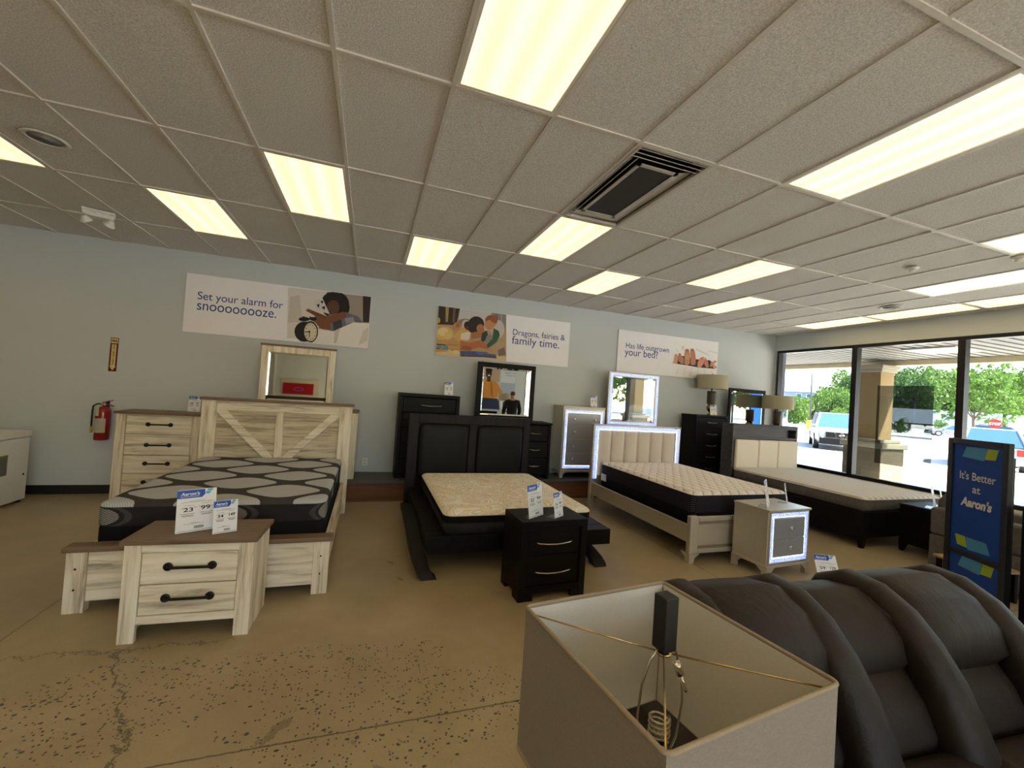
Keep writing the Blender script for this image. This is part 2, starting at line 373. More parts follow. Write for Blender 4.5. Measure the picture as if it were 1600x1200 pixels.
def mat_sofa():
    t = NT('brown_leather'); v = t.obj(); vo = t.n('ShaderNodeTexVoronoi', feature='DISTANCE_TO_EDGE'); t.l(v, vo.inputs['Vector']); vo.inputs['Scale'].default_value = 240
    w = t.noise(t.obj((2.2, 1, 1)), 4, 4, 0.55, 1.0); c = t.ramp(t.noise(v, 5, 3), [(0.3, '1d1612'), (0.7, '281f19')]); t.col(c); t.set(Roughness=0.5, Specular_IOR_Level=0.3)
    t.bump(t.math('ADD', t.math('MULTIPLY', vo.outputs['Distance'], 0.5), t.math('MULTIPLY', w, 3.0)), 0.34, 0.007); return t.m
M['sofa'] = mat_sofa()
M['thread'] = plain('stitching', '6a5c50', 0.7)
def mat_linen(name, a, b):
    t = NT(name); v = t.obj(); f = t.noise(t.obj((1, 1, 8)), 120, 3); g = t.noise(t.obj((8, 8, 1)), 120, 3)
    t.col(t.mix(t.math('MULTIPLY_ADD', t.math('ADD', f, g), 1.2, -0.7), a, b)); t.set(Roughness=0.9, Specular_IOR_Level=0.15); t.bump(f, 0.2, 0.002); return t.m
M['shade_out'] = mat_linen('taupe_linen', '7c736b', '968c83'); M['shade_in'] = mat_linen('shade_lining', 'c2bdb4', 'dad6cc'); M['shade_trim'] = mat_linen('shade_trim', '8d7e6b', 'a39480')
M['cream_shade'] = mat_linen('cream_drum', 'a8a189', 'bcb59b')
M['chrome'] = plain('polished_chrome', 'd8d2c8', 0.1, metal=1.0)
M['champ_wire'] = plain('gold_wire', 'c2a878', 0.2, metal=1.0)
M['lampblack'] = plain('matte_black', '0e0d0d', 0.5)
M['bronze'] = plain('bronze_column', '4d4037', 0.45, metal=0.3, var=0.15, scale=60)
M['vent'] = plain('vent_metal', 'c9c4bb', 0.45, metal=0.4)
M['vent_dark'] = plain('vent_mesh', '2a2623', 0.7, var=0.3, scale=300)
M['hand_black'] = M['black_metal']

# ------------------------------------------------------------------ room shell
H = 3.354; WX = 9.40; WY = 4.70; LX = -6.6; BY = -7.6
MB().box(LX - .2, WX + .1, BY - .2, WY + .2, -.25, 0).build('floor', M['floor'])['kind'] = 'structure'
MB().box(LX - .2, WX + .2, WY, WY + .2, 0, H + .3).build('wall_back', M['wall'])['kind'] = 'structure'
MB().box(LX - .2, LX, BY, WY, 0, H + .3).build('wall_left', M['wall'])['kind'] = 'structure'
MB().box(LX - .2, WX + .2, BY - .2, BY, 3.025, H + .3).box(LX - .2, WX + .2, BY - .2, BY, 0, .555).box(LX - .2, -.05, BY - .2, BY, .555, 3.025).box(5.25, 7.85, BY - .2, BY, .555, 3.025).box(9.2, WX + .2, BY - .2, BY, .555, 3.025).build('wall_front', M['wall'])['kind'] = 'structure'
wl = MB().box(WX, WX + .2, BY, WY, 3.025, H + .3, 0).box(WX, WX + .2, BY, WY, -.05, .52, 0).box(WX, WX + .2, 4.66, WY, .52, 3.025, 0).build('wall_right', M['wall']); wl['kind'] = 'structure'
MB().box(WX - .03, WX + .06, BY, WY - .02, .52, .56).build('trim_1', M['sill'], bevel=.006)['kind'] = 'structure'
b = MB().box(LX, -2.02, WY - .012, WY, 0, .115).build('baseboard_back', M['black_rubber'], bevel=.003); b['kind'] = 'structure'

LIGHTS = [(2, -1), (0, 1), (-2, 2), (2, 2), (4, 1), (6, 2), (8, 1), (6, -1), (10, 2), (10, -1), (12, 0), (14, 0), (14, 1), (14, 2), (-4, 1), (-1, -1), (14, -1), (-5, -1), (-6, 2), (-8, 1)]
LIGHTS += [(i, j) for j in (-3, -5) for i in (-10, -8, -4, -2, 0, 4, 6, 8, 12)] + [(i, -2) for i in (-9, -6, 1, 9)] + [(14, -3), (14, -5)]  # unseen panels behind the camera; extra rows added to raise the ambient light
VENT = (4, 0)
TX, TY = 0.6096, 1.2192
OPEN = set(LIGHTS) | {VENT}
cb = MB(); bars = []
i0, i1 = math.floor(LX / TX), math.ceil(WX / TX); j0, j1 = math.floor(BY / TY), math.ceil(WY / TY)
for i in range(i0, i1):
    for j in range(j0, j1):
        if (i, j) in OPEN: continue
        x0, x1, y0, y1 = max(i * TX, LX), min((i + 1) * TX, WX), max(j * TY, BY), min((j + 1) * TY, WY)
        if x1 - x0 < .02 or y1 - y0 < .02: continue
        dz = rnd.uniform(0, .004)
        cb.add([(x0, y0, H + .006 + dz), (x1, y0, H + .006 + dz), (x1, y1, H + .006 + dz), (x0, y1, H + .006 + dz)], [(0, 3, 2, 1)], 0)
for i in range(i0 + 1, i1): cb.box(i * TX - .012, i * TX + .012, BY, WY, H - .001, H + .012, 1)
for j in range(j0 + 1, j1): cb.box(LX, WX, j * TY - .012, j * TY + .012, H - .0015, H + .011, 1)
cb.box(LX - .2, WX + .2, BY - .2, WY + .2, H + .25, H + .3, 0)
cb.build('ceiling', [M['tile'], M['tbar']])['kind'] = 'structure'

# ceiling troffers
def troffer_label(i, j):
    D = {(2, -1): 'large ceiling light panel overhead at the top edge of the photo', (0, 1): 'ceiling light panel second from the left, above the alarm clock poster', (-2, 2): 'ceiling light panel above the extinguisher sign and rustic chest',
         (2, 2): 'small ceiling light panel nearest the wall above the family poster', (4, 1): 'ceiling light panel touching the end of the air vent', (6, 2): 'ceiling light panel near the wall above the feet poster',
         (8, 1): 'ceiling light panel right of the vent, above the middle beds', (6, -1): 'long ceiling light panel cut by the right edge of the photo', (10, 2): 'ceiling light panel nearest the corner above the drum lamps',
         (10, -1): 'ceiling light panel at the right edge beside a smoke detector', (12, 0): 'ceiling light panel parallel to the window row, one column in from it', (14, 0): 'window row ceiling light panel at the right edge of the photo',
         (14, 1): 'window row ceiling light panel in the middle of its strip', (14, 2): 'window row ceiling light panel closest to the poster wall', (-4, 1): 'ceiling light panel cut by the left edge, beside the round speaker', (-1, -1): 'ceiling light panel of which only a corner shows at the top left'}
    return D.get((i, j), 'unseen ceiling light panel added outside the frame')
proto = None
for (i, j) in LIGHTS:
    if j <= -1 and (i, j) not in ((2, -1), (6, -1), (10, -1), (-1, -1)) or (i < -4): grp = 'ceiling light panels outside the frame'
    else: grp = 'lit ceiling light panels'
    x, y = (i + .5) * TX, (j + .5) * TY
    if proto is None:
        t = proto = thing('ceiling_light', '', 'ceiling light', (x, y, H), 0, grp)
        a, c = TX / 2 - .013, TY / 2 - .013
        MB().ring(-a, a, -c, c, .018, 0, 0).v
        fr = MB()
        for (x0, x1, y0, y1) in ((-a, -a + .02, -c, c), (a - .02, a, -c, c), (-a + .02, a - .02, -c, -c + .02), (-a + .02, a - .02, c - .02, c)): fr.box(x0, x1, y0, y1, .0, .02)
        fr.build('frame', M['white_enamel'], t)
        MB().box(-a + .021, a - .021, -c + .021, c - .021, .006, .012).build('diffuser', M['diffuser'], t)
        hb = MB().box(-a, a, -c, c, .12, .125)
        for (x0, x1, y0, y1) in ((-a, -a + .004, -c, c), (a - .004, a, -c, c), (-a, a, -c, -c + .004), (-a, a, c - .004, c)): hb.box(x0, x1, y0, y1, .021, .12)
        hb.build('housing', M['white_enamel'], t)
    else:
        t = copy_tree(proto); t.location = (x, y, H); t['group'] = grp
    t['label'] = troffer_label(i, j)
# air vent
t = thing('air_vent', 'square ceiling air vent with dark perforated panel and stepped louvres', 'vent', ((VENT[0] + .5) * TX, (VENT[1] + .5) * TY, H))
a, c = TX / 2 - .013, TY / 2 - .013
f = MB()
for (x0, x1, y0, y1) in ((-a, -a + .02, -c, c), (a - .02, a, -c, c), (-a + .02, a - .02, -c, -c + .02), (-a + .02, a - .02, c - .02, c)): f.box(x0, x1, y0, y1, -.004, .02)
f.build('frame', M['vent'], t)
for k in range(3):
    s = MB(); y0 = -c + .035 + k * .045; x0 = -a + .03 + k * .028
    s.hexa([(-a + .02, y0, -.004), (a - .02, y0, -.004), (a - .02, y0 + .04, .02), (-a + .02, y0 + .04, .02), (-a + .02, y0, .0), (a - .02, y0, .0), (a - .02, y0 + .04, .024), (-a + .02, y0 + .04, .024)])
    s.build('louvre', M['vent'], t)
for k in range(2):
    s = MB(); x0 = -a + .028 + k * .04; yy = -c + .17
    s.hexa([(x0, yy, -.004), (x0 + .03, yy, .02), (x0 + .03, c - .04, .02), (x0, c - .04, -.004), (x0, yy, .0), (x0 + .03, yy, .024), (x0 + .03, c - .04, .024), (x0, c - .04, .0)])
    s.build('louvre', M['vent'], t)
px0, px1, py0, py1 = -a + .115, a - .13, -c + .19, c - .16
f = MB()
for (x0, x1, y0, y1) in ((px0, px0 + .028, py0, py1), (px1 - .028, px1, py0, py1), (px0, px1, py0, py0 + .028), (px0, px1, py1 - .028, py1)): f.box(x0, x1, y0, y1, -.004, .006)
f.build('panel_frame', M['vent'], t)
MB().box(px0 + .02, px1 - .02, py0 + .02, py1 - .02, .0, .004).build('perforated_panel', M['vent_dark'], t)
MB().hexa([(px1, py0, .004), (a - .02, py0 - .02, .03), (a - .02, c - .02, .03), (px1, py1, .004), (px1, py0, .008), (a - .02, py0 - .02, .034), (a - .02, c - .02, .034), (px1, py1, .008)]).build('side_deflector', M['vent'], t)
MB().hexa([(px0, py1, .004), (px1, py1, .004), (a - .02, c - .02, .03), (-a + .02, c - .02, .03), (px0, py1, .008), (px1, py1, .008), (a - .02, c - .02, .034), (-a + .02, c - .02, .034)]).build('end_deflector', M['vent'], t)
MB().box(-a, a, -c, c, .12, .125).build('duct_back', M['vent_dark'], t)
# speakers, detectors, emergency light
for (x, y, lab) in ((-1.52, 1.80, 'round ceiling speaker near the left edge of the ceiling'), (8.16, 1.82, 'round ceiling speaker near the window row of lights')):
    t = thing('ceiling_speaker', lab, 'speaker', (x, y, H), 0, 'round ceiling speakers')
    MB().lathe([(.13, -.001), (.135, -.006), (.115, -.012), (.10, -.008), (.10, .0)], 40).build('trim_ring', M['tbar'], t, smooth=True)
    MB().lathe([(.098, -.006), (.06, -.004), (.001, -.003)], 32).build('grille', M['tile'], t, smooth=True)
for (x, y, lab) in ((6.40, .64, 'small white smoke detector on the bare ceiling tiles'), (6.80, .0, 'small smoke detector at the right edge beside a light panel')):
    t = thing('smoke_detector', lab, 'smoke detector', (x, y, H), 0, 'ceiling smoke detectors')
    MB().lathe([(.055, 0), (.055, -.012), (.045, -.02), (.03, -.022)], 24).build('base', M['white_plastic'], t, smooth=True)
    MB().lathe([(.028, -.022), (.026, -.045), (.014, -.052), (.001, -.053)], 20).build('sensor', M['white_plastic'], t, smooth=True)
t = thing('emergency_light', 'white twin-head emergency light hanging from the ceiling near the left wall', 'emergency light', (-2.0, 3.44, H), math.radians(20))
MB().box(-.13, .13, -.05, .05, -.025, 0).build('mounting_plate', M['white_plastic'], t, bevel=.006)
MB().hexa([(-.12, -.06, -.075), (.12, -.06, -.075), (.10, .05, -.085), (-.10, .05, -.085), (-.13, -.05, -.026), (.13, -.05, -.026), (.13, .05, -.026), (-.13, .05, -.026)]).build('body', M['white_plastic'], t, bevel=.01)
for s in (-1, 1):
    lm = MB().lathe([(.02, .05), (.03, .03), (.055, -.01), (.052, -.014), (.01, -.012)], 20).xform(Matrix.Translation((s * .09, -.02, -.13)) @ Matrix.Rotation(s * .5, 4, 'Y') @ Matrix.Rotation(.5, 4, 'X'))
    lm.build('lamp_head', M['white_plastic'], t, smooth=True)
g = MB()
for k in range(5): g.tube([(-.20 + k * .02, -.10, -.09), (-.20 + k * .02, .08, -.05)], .003, 6)
for k in range(3): g.tube([(-.21, -.10 + k * .09, -.09 + k * .02), (-.10, -.10 + k * .09, -.09 + k * .02)], .003, 6)
g.build('wire_guard', M['white_plastic'], t)

# windows: bays between mullions
ys = [4.63, 3.065, 1.57, .05, -1.47, -2.99, -4.51, -6.03, -7.55]
for k in range(len(ys) - 1):
    y1, y0 = ys[k], ys[k + 1]
    f = MB(); fw = .045
    f.box(WX + .0, WX + .12, y0 + fw, y1 - fw, 2.965, 3.02); f.box(WX, WX + .12, y0 + fw, y1 - fw, .561, .625)
    f.box(WX, WX + .12, y0 + .0005, y0 + fw, .561, 3.02); f.box(WX, WX + .12, y1 - fw, y1 - .0005, .561, 3.02)
    w = f.build('window_%d' % (k + 1), M['win_frame']); w['kind'] = 'structure'
    MB().box(WX + .05, WX + .056, y0 + fw, y1 - fw, .625, 2.965).build('glass', M['glass'], w)
for k, (x0, x1) in enumerate(((-.05, 1.275), (1.275, 2.6), (2.6, 3.925), (3.925, 5.25), (7.85, 9.2))):  # daylight bays added to the wall behind the camera; only the last is inferred
    f = MB(); fw = .045
    f.box(x0 + fw, x1 - fw, BY - .12, BY, 2.965, 3.0245).box(x0 + fw, x1 - fw, BY - .12, BY, .5555, .62).box(x0 + .0005, x0 + fw, BY - .12, BY, .5555, 3.0245).box(x1 - fw, x1 - .0005, BY - .12, BY, .5555, 3.0245)
    w = f.build('window_%d' % (9 + k), M['win_frame']); w['kind'] = 'structure'
    MB().box(x0 + fw, x1 - fw, BY - .056, BY - .05, .62, 2.965).build('glass', M['glass'], w)
tag(MB().box(WX + .044, WX + .0465, 1.90, 2.69, .90, 2.265).build('window_film', M['film']), 'grey see-through film stuck on the middle window pane', 'window film')
# ------------------------------------------------------------------ furniture
def rustic_handle(parent, cx, z, y, L=.24):
    h = MB(); 
    for s in (-1, 1):
        h.tube([(cx + s * L / 2, y, z), (cx + s * L / 2, y - .028, z)], .013, 10)
        h.lathe([(.026, -.003), (.026, .003), (.018, .008)], 14).v
        k = len(h.v) - 3 * 14
        for q in range(k, len(h.v)):
            a, b, c = h.v[q]; h.v[q] = (cx + s * L / 2 + a, y - .004 - c, z + b)
    h.tube([(cx - L / 2, y - .028, z), (cx + L / 2, y - .028, z)], .009, 10)
    h.build('handle', M['black_metal'], parent, smooth=False, bevel=0)
def bow_handle(parent, cx, z, y, L=.33, mat='nickel', out=.03, r=.006):
    MB().tube([(cx - L / 2, y, z + .005), (cx - L * .42, y - out * .6, z), (cx - L * .2, y - out, z - .006), (cx, y - out * 1.1, z - .008), (cx + L * .2, y - out, z - .006), (cx + L * .42, y - out * .6, z), (cx + L / 2, y, z + .005)], r, 8).build('handle', M[mat], parent, smooth=True)

# --- whitewashed rustic set
def rustic_case(name, label, cat, loc, rotz, w, d, h, rows, post, top_t=.03, over=.02, foot=.11, hand=.24, group=None):
    t = thing(name, label, cat, loc, rotz, group)
    MB().box(-over, w + over, -over, d + over * .3, h - top_t, h).build('top', M['rtop_x'], t, bevel=.006)
    for x0 in (0, w - post):
        MB().box(x0, x0 + post, 0, .03, 0, h - top_t - .001).build('leg', M['rwood_z'], t, bevel=.003)
    for x0, x1 in ((.004, .022), (w - .022, w - .004)):
        MB().box(x0, x1, .0305, d, .0, h - top_t - .001).build('side_panel', M['rwood_z'], t, bevel=.002)
    MB().box(.023, w - .023, d - .012, d - .001, foot, h - top_t - .001).build('back_panel', M['rwood_x'], t)
    lo, hi = rows[0][0], rows[-1][1]
    rails = [(foot, lo - .004), (hi + .004, h - top_t - .002)]
    for (a, b), (c, e) in zip(rows, rows[1:]):
        if c - b > .02: rails.append((b + .004, c - .004))
    for za, zb2 in rails: MB().box(post + .0005, w - post - .0005, .004, .028, za, zb2).build('front_rail', M['rwood_x'], t, bevel=.002)
    MB().box(post, w - post, .05, d - .02, foot + .01, foot + .02).build('bottom_panel', M['rwood_x'], t)
    for (a, b) in rows:
        dr = MB().box(post + .004, w - post - .004, .008, .03, a, b).build('drawer', M['rwood_x'], t, bevel=.004)
        rustic_handle(dr, w / 2, (a + b) / 2 + .01, .008, hand)
    return t
rustic_case('rustic_nightstand', 'whitewashed two-drawer nightstand with brown top at the foot of the rustic bed', 'nightstand', (-.445, .891, 0), math.radians(-2.7), .707, .385, .635, [(.165, .348), (.354, .548)], .088)
rustic_case('rustic_chest', 'whitewashed rustic chest of drawers with brown top beside the fire extinguisher', 'chest of drawers', (-2.02, 4.15, 0), 0, .89, .42, 1.145, [(.14, .372), (.378, .602), (.608, .838), (.868, 1.095)], .10, hand=.235)
PL = .30
# long low platform along the wall
t = thing('display_platform', 'long low display platform with dark top and brown wood front along the wall', 'platform', (0, 0, 0))
MB().box(-1.06, 9.34, 4.045, 4.695, .262, PL).build('top', M['platform_top'], t, bevel=.004)
MB().box(-1.05, 9.33, 4.06, 4.08, 0, .2615).build('front_board', M['platform_front'], t)
MB().box(-1.05, -1.03, 4.081, 4.69, 0, .2615).build('end_board', M['platform_front'], t)
MB().box(.66, .70, 4.052, 4.0595, 0, .2615).build('trim_strip', M['platform_front'], t)
def low_dresser(name, label, loc, w, d, h, mats, cols, rows, post, top_t=.03, handle='bow', over=.01):
    t = thing(name, label, 'dresser', loc)
    MB().box(-over, w + over, -over, d, h - top_t, h).build('top', mats[1], t, bevel=.005)
    MB().box(0, post, .0, d - .01, 0, h - top_t - .001).build('side_panel', mats[0], t, bevel=.003)
    MB().box(w - post, w, .0, d - .01, 0, h - top_t - .001).build('side_panel', mats[0], t, bevel=.003)
    MB().box(post + .001, w - post - .001, d - .02, d - .011, .08, h - top_t - .001).box(post + .001, w - post - .001, .012, d - .021, .06, .08).build('carcass', mats[0], t)
    n = cols; iw = (w - 2 * post) / n
    for c in range(n):
        for r in range(rows):
            z0 = .085 + r * (h - top_t - .095) / rows; z1 = .085 + (r + 1) * (h - top_t - .095) / rows - .008
            x0 = post + c * iw + .004; x1 = post + (c + 1) * iw - .004
            dr = MB().box(x0, x1, .004, .024, z0, z1).build('drawer', mats[2], t, bevel=.004)
            if handle == 'bow': bow_handle(dr, (x0 + x1) / 2, (z0 + z1) / 2, .004, .30 if iw > .55 else .2)
            elif handle == 'rustic': rustic_handle(dr, (x0 + x1) / 2, (z0 + z1) / 2, .004)
            else:
                for s in (-1, 1): MB().lathe([(.008, 0), (.01, .012), (.02, .02), (.018, .03), (.004, .034)], 10).xform(Matrix.Translation(((x0 + x1) / 2 + s * iw * .28, .004, (z0 + z1) / 2)) @ Matrix.Rotation(PI / 2, 4, 'X')).build('knob', M['glassknob'], dr, smooth=True)
    return t
def framed_mirror(name, label, loc, w, h, fw, mat, d=.05, cap=None, inner=None):
    # glass plane sits inside a frame; origin at the lower left front corner
    t = thing(name, label, 'mirror', loc)
    MB().ring(0, w, 0, h, fw, 0, d).build('frame', mat, t, bevel=.004)
    if inner:
        MB().ring(fw * .28, w - fw * .28, fw * .28, h - fw * .28, fw * .5, -.008, -.0005).build('lit_crystal_trim', inner, t)
    MB().box(fw - .005, w - fw + .005, .018, .024, fw - .005, h - fw + .005).build('mirror_glass', M['mirror'], t)
    bv = MB(); o = .022
    for (a, b, c, e) in (((fw, fw), (w - fw, fw), (w - fw - o, fw + o), (fw + o, fw + o)), ((fw, h - fw), (w - fw, h - fw), (w - fw - o, h - fw - o), (fw + o, h - fw - o)), ((fw, fw), (fw, h - fw), (fw + o, h - fw - o), (fw + o, fw + o)), ((w - fw, fw), (w - fw, h - fw), (w - fw - o, h - fw - o), (w - fw - o, fw + o))):
        bv.add([(a[0], .0145, a[1]), (b[0], .0145, b[1]), (c[0], .0175, c[1]), (e[0], .0175, e[1])], [(0, 1, 2, 3)])
    bv.build('bevelled_edge', M['mirror'], t)
    MB().box(fw, w - fw, .03, .045, fw, h - fw).build('backing', M['black_cloth'], t)
    if cap: MB().box(-.015, w + .015, -.02, d + .01, h + .0005, h + .025).build('cap', cap, t, bevel=.004)
    return t
low_dresser('rustic_dresser', 'whitewashed rustic dresser mostly hidden behind the rustic headboard', (-.86, 4.16, PL + .001), 1.63, .45, .975, (M['rwood_z'], M['rtop_x'], M['rwood_x']), 2, 3, .09, handle='rustic')
framed_mirror('rustic_mirror', 'whitewashed mirror with brown cap standing above the rustic headboard', (-.545, 4.30, PL + .977), .945, .85, .088, M['rwood_z'], cap=M['rtop_x'])
# --- rustic bed
t = thing('rustic_bed', 'whitewashed rustic bed frame with crossed barn-door headboard and brown caps', 'bed', (0, 0, 0))
X0, X1, YF, YH = -.95, .69, 1.345, 3.50
for x0 in (X0, X1 - .115):
    lg = MB().box(x0, x0 + .115, YF, YF + .07, 0, .415).build('leg', M['rwood_z'], t, bevel=.003)
    hb = MB()
    for zz in (.16, .30): hb.cyl((x0 + .055, YF - .002, zz), 'y', .007, .004, 10)
    hb.build('bolt_hole', M['black_rubber'], lg)
MB().box(X0 + .1155, X1 - .1155, YF + .012, YF + .055, .075, .415).build('footboard', M['rwood_x'], t, bevel=.003)
MB().box(X0 - .02, X1 + .02, YF - .02, YF + .10, .4155, .452).build('footboard_cap', M['rtop_x'], t, bevel=.008)
for x0 in (X0 + .02, X1 - .055):
    rl = MB().box(x0, x0 + .035, YF + .071, YH - .001, .10, .40).build('side_rail', M['rwood_y'], t, bevel=.003)
    hb = MB(); hx = x0 - .002 if x0 < 0 else x0 + .033
    for yy in (1.50, 2.0, 2.5, 3.0, 3.3): hb.cyl((hx, yy, .30), 'x', .007, .004, 10)
    hb.build('bolt_hole', M['black_rubber'], rl)
hx0, hx1 = X0 + .015, X1 + .02
for x0 in (hx0, hx1 - .15): MB().box(x0, x0 + .15, YH, YH + .075, 0, 1.372).build('headboard_post', M['rwood_z'], t, bevel=.004)
MB().box(hx0 - .02, hx1 + .02, YH - .025, YH + .10, 1.373, 1.405).build('headboard_cap', M['rtop_x'], t, bevel=.006)
ix0, ix1 = hx0 + .1505, hx1 - .1505
MB().box(ix0, ix1, YH + .03, YH + .055, .30, 1.3725).build('headboard_panel', M['rwood_panel'], t)
MB().box(ix0, ix1, YH + .008, YH + .0295, 1.262, 1.3725).build('headboard_rail', M['rwood_x'], t, bevel=.003)
cxm = (ix0 + ix1) / 2
MB().box(cxm - .042, cxm + .042, YH + .008, YH + .0295, .40, 1.2615).build('centre_stile', M['rwood_z'], t, bevel=.003)
for s in (-1, 1):
    xo = ix0 + .0005 if s < 0 else ix1 - .0005; xi = cxm + s * .043
    def PX(u): return xo + (xi - xo) * u
    MB().prism([(PX(0), 1.2612), (PX(.16), 1.2612), (PX(1), .71), (PX(1), .585), (PX(0), 1.235)], 'y', YH + .001, YH + .0292).build('brace', M['rwood_x'], t, bevel=.003)
MB().box(X0 + .06, X1 - .06, YF + .12, YH - .01, .36, .395).build('slat_base', M['black_cloth'], t)
def mattress(label, x0, x1, y0, y1, z0, z1, top, side, band=None, band_z=None, r=.045, piping=None):
    t = thing('mattress', label, 'mattress', (0, 0, 0))
    zt = z1 - .035
    def loop(ins, z, n=6):
        P = []; rr = max(.02, .09 - ins)
        for cx, cy, a0 in ((x1 - ins - rr, y1 - ins - rr, 0), (x0 + ins + rr, y1 - ins - rr, 90), (x0 + ins + rr, y0 + ins + rr, 180), (x1 - ins - rr, y0 + ins + rr, 270)):
            for k in range(n + 1):
                a = math.radians(a0 + 90 * k / n); P.append((cx + rr * math.cos(a), cy + rr * math.sin(a), z))
        return P
    MB().rings([loop(0, zt), loop(.006, zt + .014), loop(.02, zt + .025), loop(.05, z1 - .003), loop(.15, z1)]).build('top_panel', top, t, smooth=True, angle=50)
    if band: 
        MB().rings([loop(.004, band_z), loop(.0, band_z + .02), loop(.0, zt - .02), loop(.002, zt - .0005)]).build('border', side, t, angle=40)
        MB().rings([loop(.02, z0), loop(.004, z0 + .03), loop(.004, band_z - .02), loop(.012, band_z - .0005)]).build('base_band', band, t, angle=40)
    else:
        MB().rings([loop(.02, z0), loop(.004, z0 + .02), loop(.0, (z0 + zt) / 2), loop(.002, zt - .0005)]).build('border', side, t, angle=40)
    if piping: MB().tube(loop(.002, zt) + loop(.002, zt)[:1], .006, 6).build('piping', piping, t, smooth=True)
    return t
mattress('grey and black ogee patterned mattress on the rustic bed', -.875, .63, 1.455, 3.485, .397, .72, M['ogee'], M['ogee_side'], M['black_cloth'], .548)

# --- espresso set
t = thing('espresso_chest', 'tall espresso chest behind the left end of the black headboard', 'chest of drawers', (1.335, 4.20, PL + .001))
w, d, h = .92, .42, 1.283
MB().box(0, w, 0, d, h - .05, h).build('top', M['espresso'], t, bevel=.004)
for x0 in (0, w - .055): MB().box(x0, x0 + .055, 0, d, 0, h - .0505).build('side_panel', M['espresso_z'], t, bevel=.003)
MB().box(.056, w - .056, d - .02, d - .01, .05, h - .051).box(.056, w - .056, .02, d - .021, .02, .06).build('carcass', M['espresso'], t)
for r in range(5):
    z0 = .07 + r * .2325; dr = MB().box(.06, w - .06, .018, .038, z0, z0 + .224).build('drawer', M['espresso'], t, bevel=.004)
    bow_handle(dr, w / 2 + .02, z0 + .112, .018, .34)
low_dresser('espresso_dresser', 'espresso dresser behind the right end of the black headboard', (2.33, 4.15, PL + .001), 1.50, .45, .93, (M['espresso_z'], M['espresso'], M['espresso']), 3, 3, .045)
framed_mirror('espresso_mirror', 'black framed mirror above the black headboard reflecting a person', (2.545, 4.34, PL + .932), 1.01, .94, .08, M['espresso_z'])
t = thing('platform_bed', 'black platform bed with padded headboard and curved arch legs', 'bed', (0, 0, 0))
hb0, hb1, hy = 1.435, 3.17, 3.455
for x0, x1, nm in ((hb0, hb0 + .128, 'post'), (hb1 - .098, hb1, 'post'), (2.265, 2.372, 'mullion')):
    MB().box(x0, x1, hy, hy + .08, 0 if nm == 'post' else .45, 1.333 if nm == 'post' else 1.21).build('headboard_' + nm, M['grey_espresso'], t, bevel=.005)
MB().box(hb0 + .1285, hb1 - .0985, hy + .001, hy + .079, 1.2105, 1.332).build('headboard_rail', M['grey_espresso'], t, bevel=.005)
MB().box(hb0 + .1285, hb1 - .0985, hy + .03, hy + .075, .3, 1.21).build('headboard_back', M['espresso'], t)
for x0, x1 in ((hb0 + .136, 2.258), (2.379, hb1 - .106)):
    def cl(i, y):
        P = []
        for k in range(24):
            a = 2 * PI * k / 24; ca, sa = math.cos(a), math.sin(a); e = .22
            P.append(((x0 + x1) / 2 + ((x1 - x0) / 2 - i) * math.copysign(abs(ca) ** e, ca), y, .82 + (.385 - i) * math.copysign(abs(sa) ** e, sa)))
        return P
    MB().rings([cl(.0, hy + .029), cl(.0, hy + .01), cl(.01, hy - .004), cl(.03, hy - .014), cl(.08, hy - .022), cl(.2, hy - .026)]).build('padded_panel', M['blk_leather'], t, smooth=True)
sx0, sx1, sy0 = 1.49, 3.385, 1.525
MB().box(sx0, sx1, sy0, sy0 + .17, .19, .345).build('foot_rail', M['espresso'], t, bevel=.006)
for x0 in (sx0, sx1 - .2): MB().box(x0, x0 + .2, sy0 + .1705, hy - .001, .19, .345).build('side_rail', M['espresso'], t, bevel=.006)
MB().box(sx0 + .2005, sx1 - .2005, sy0 + .171, hy - .001, .25, .33).build('slat_base', M['black_cloth'], t)
for xc in (1.515, 3.235):
    arch = MB()
    outer = [(1.43, 0), (1.45, .045), (1.52, .09), (1.68, .14), (1.95, .19), (2.3, .235), (2.65, .258), (2.95, .255), (3.2, .21), (3.38, .13), (3.45, .05), (3.46, 0)]
    inner = [(3.38, 0), (3.36, .05), (3.28, .11), (3.12, .165), (2.92, .20), (2.65, .205), (2.3, .18), (1.98, .135), (1.78, .10), (1.65, .07), (1.575, .035), (1.555, 0)]
    o = outer; inn = list(reversed(inner)); q = []
    # strip between outer and inner curves
    n = 22
    def interp(L, u):
        f = u * (len(L) - 1); i = min(int(f), len(L) - 2); g = f - i; return (L[i][0] + (L[i + 1][0] - L[i][0]) * g, L[i][1] + (L[i + 1][1] - L[i][1]) * g)
    R = []
    for k in range(n + 1):
        a = interp(o, k / n); b2 = interp(inn, k / n)
        u = k / n; sw = math.sin(PI * min(1, max(0, u))) ** .6 * (-.092 if xc < 2 else .0); zk = 1.0 if xc < 2 else .72
        R.append([(xc - .065 + sw, a[0], a[1] * zk), (xc + .065 + sw, a[0], a[1] * zk), (xc + .065 + sw, b2[0], b2[1] * zk), (xc - .065 + sw, b2[0], b2[1] * zk)])
    arch.rings(R).build('leg', M['grey_espresso'], t, angle=35)
mattress('cream swirl pillow-top mattress with dark sides on the black bed', 1.635, 3.175, 1.555, 3.415, .346, .555, M['swirl'], M['black_cloth'], M['charcoal_cloth'], .45, piping=M['cream_up'])
t = thing('espresso_nightstand', 'black two-drawer nightstand with bow handles at the foot of the black bed', 'nightstand', (2.153, .902, 0), math.radians(3.3))
w, d, h = .62, .395, .65
MB().box(0, w, 0, d, h - .06, h).build('top', M['espresso'], t, bevel=.004)
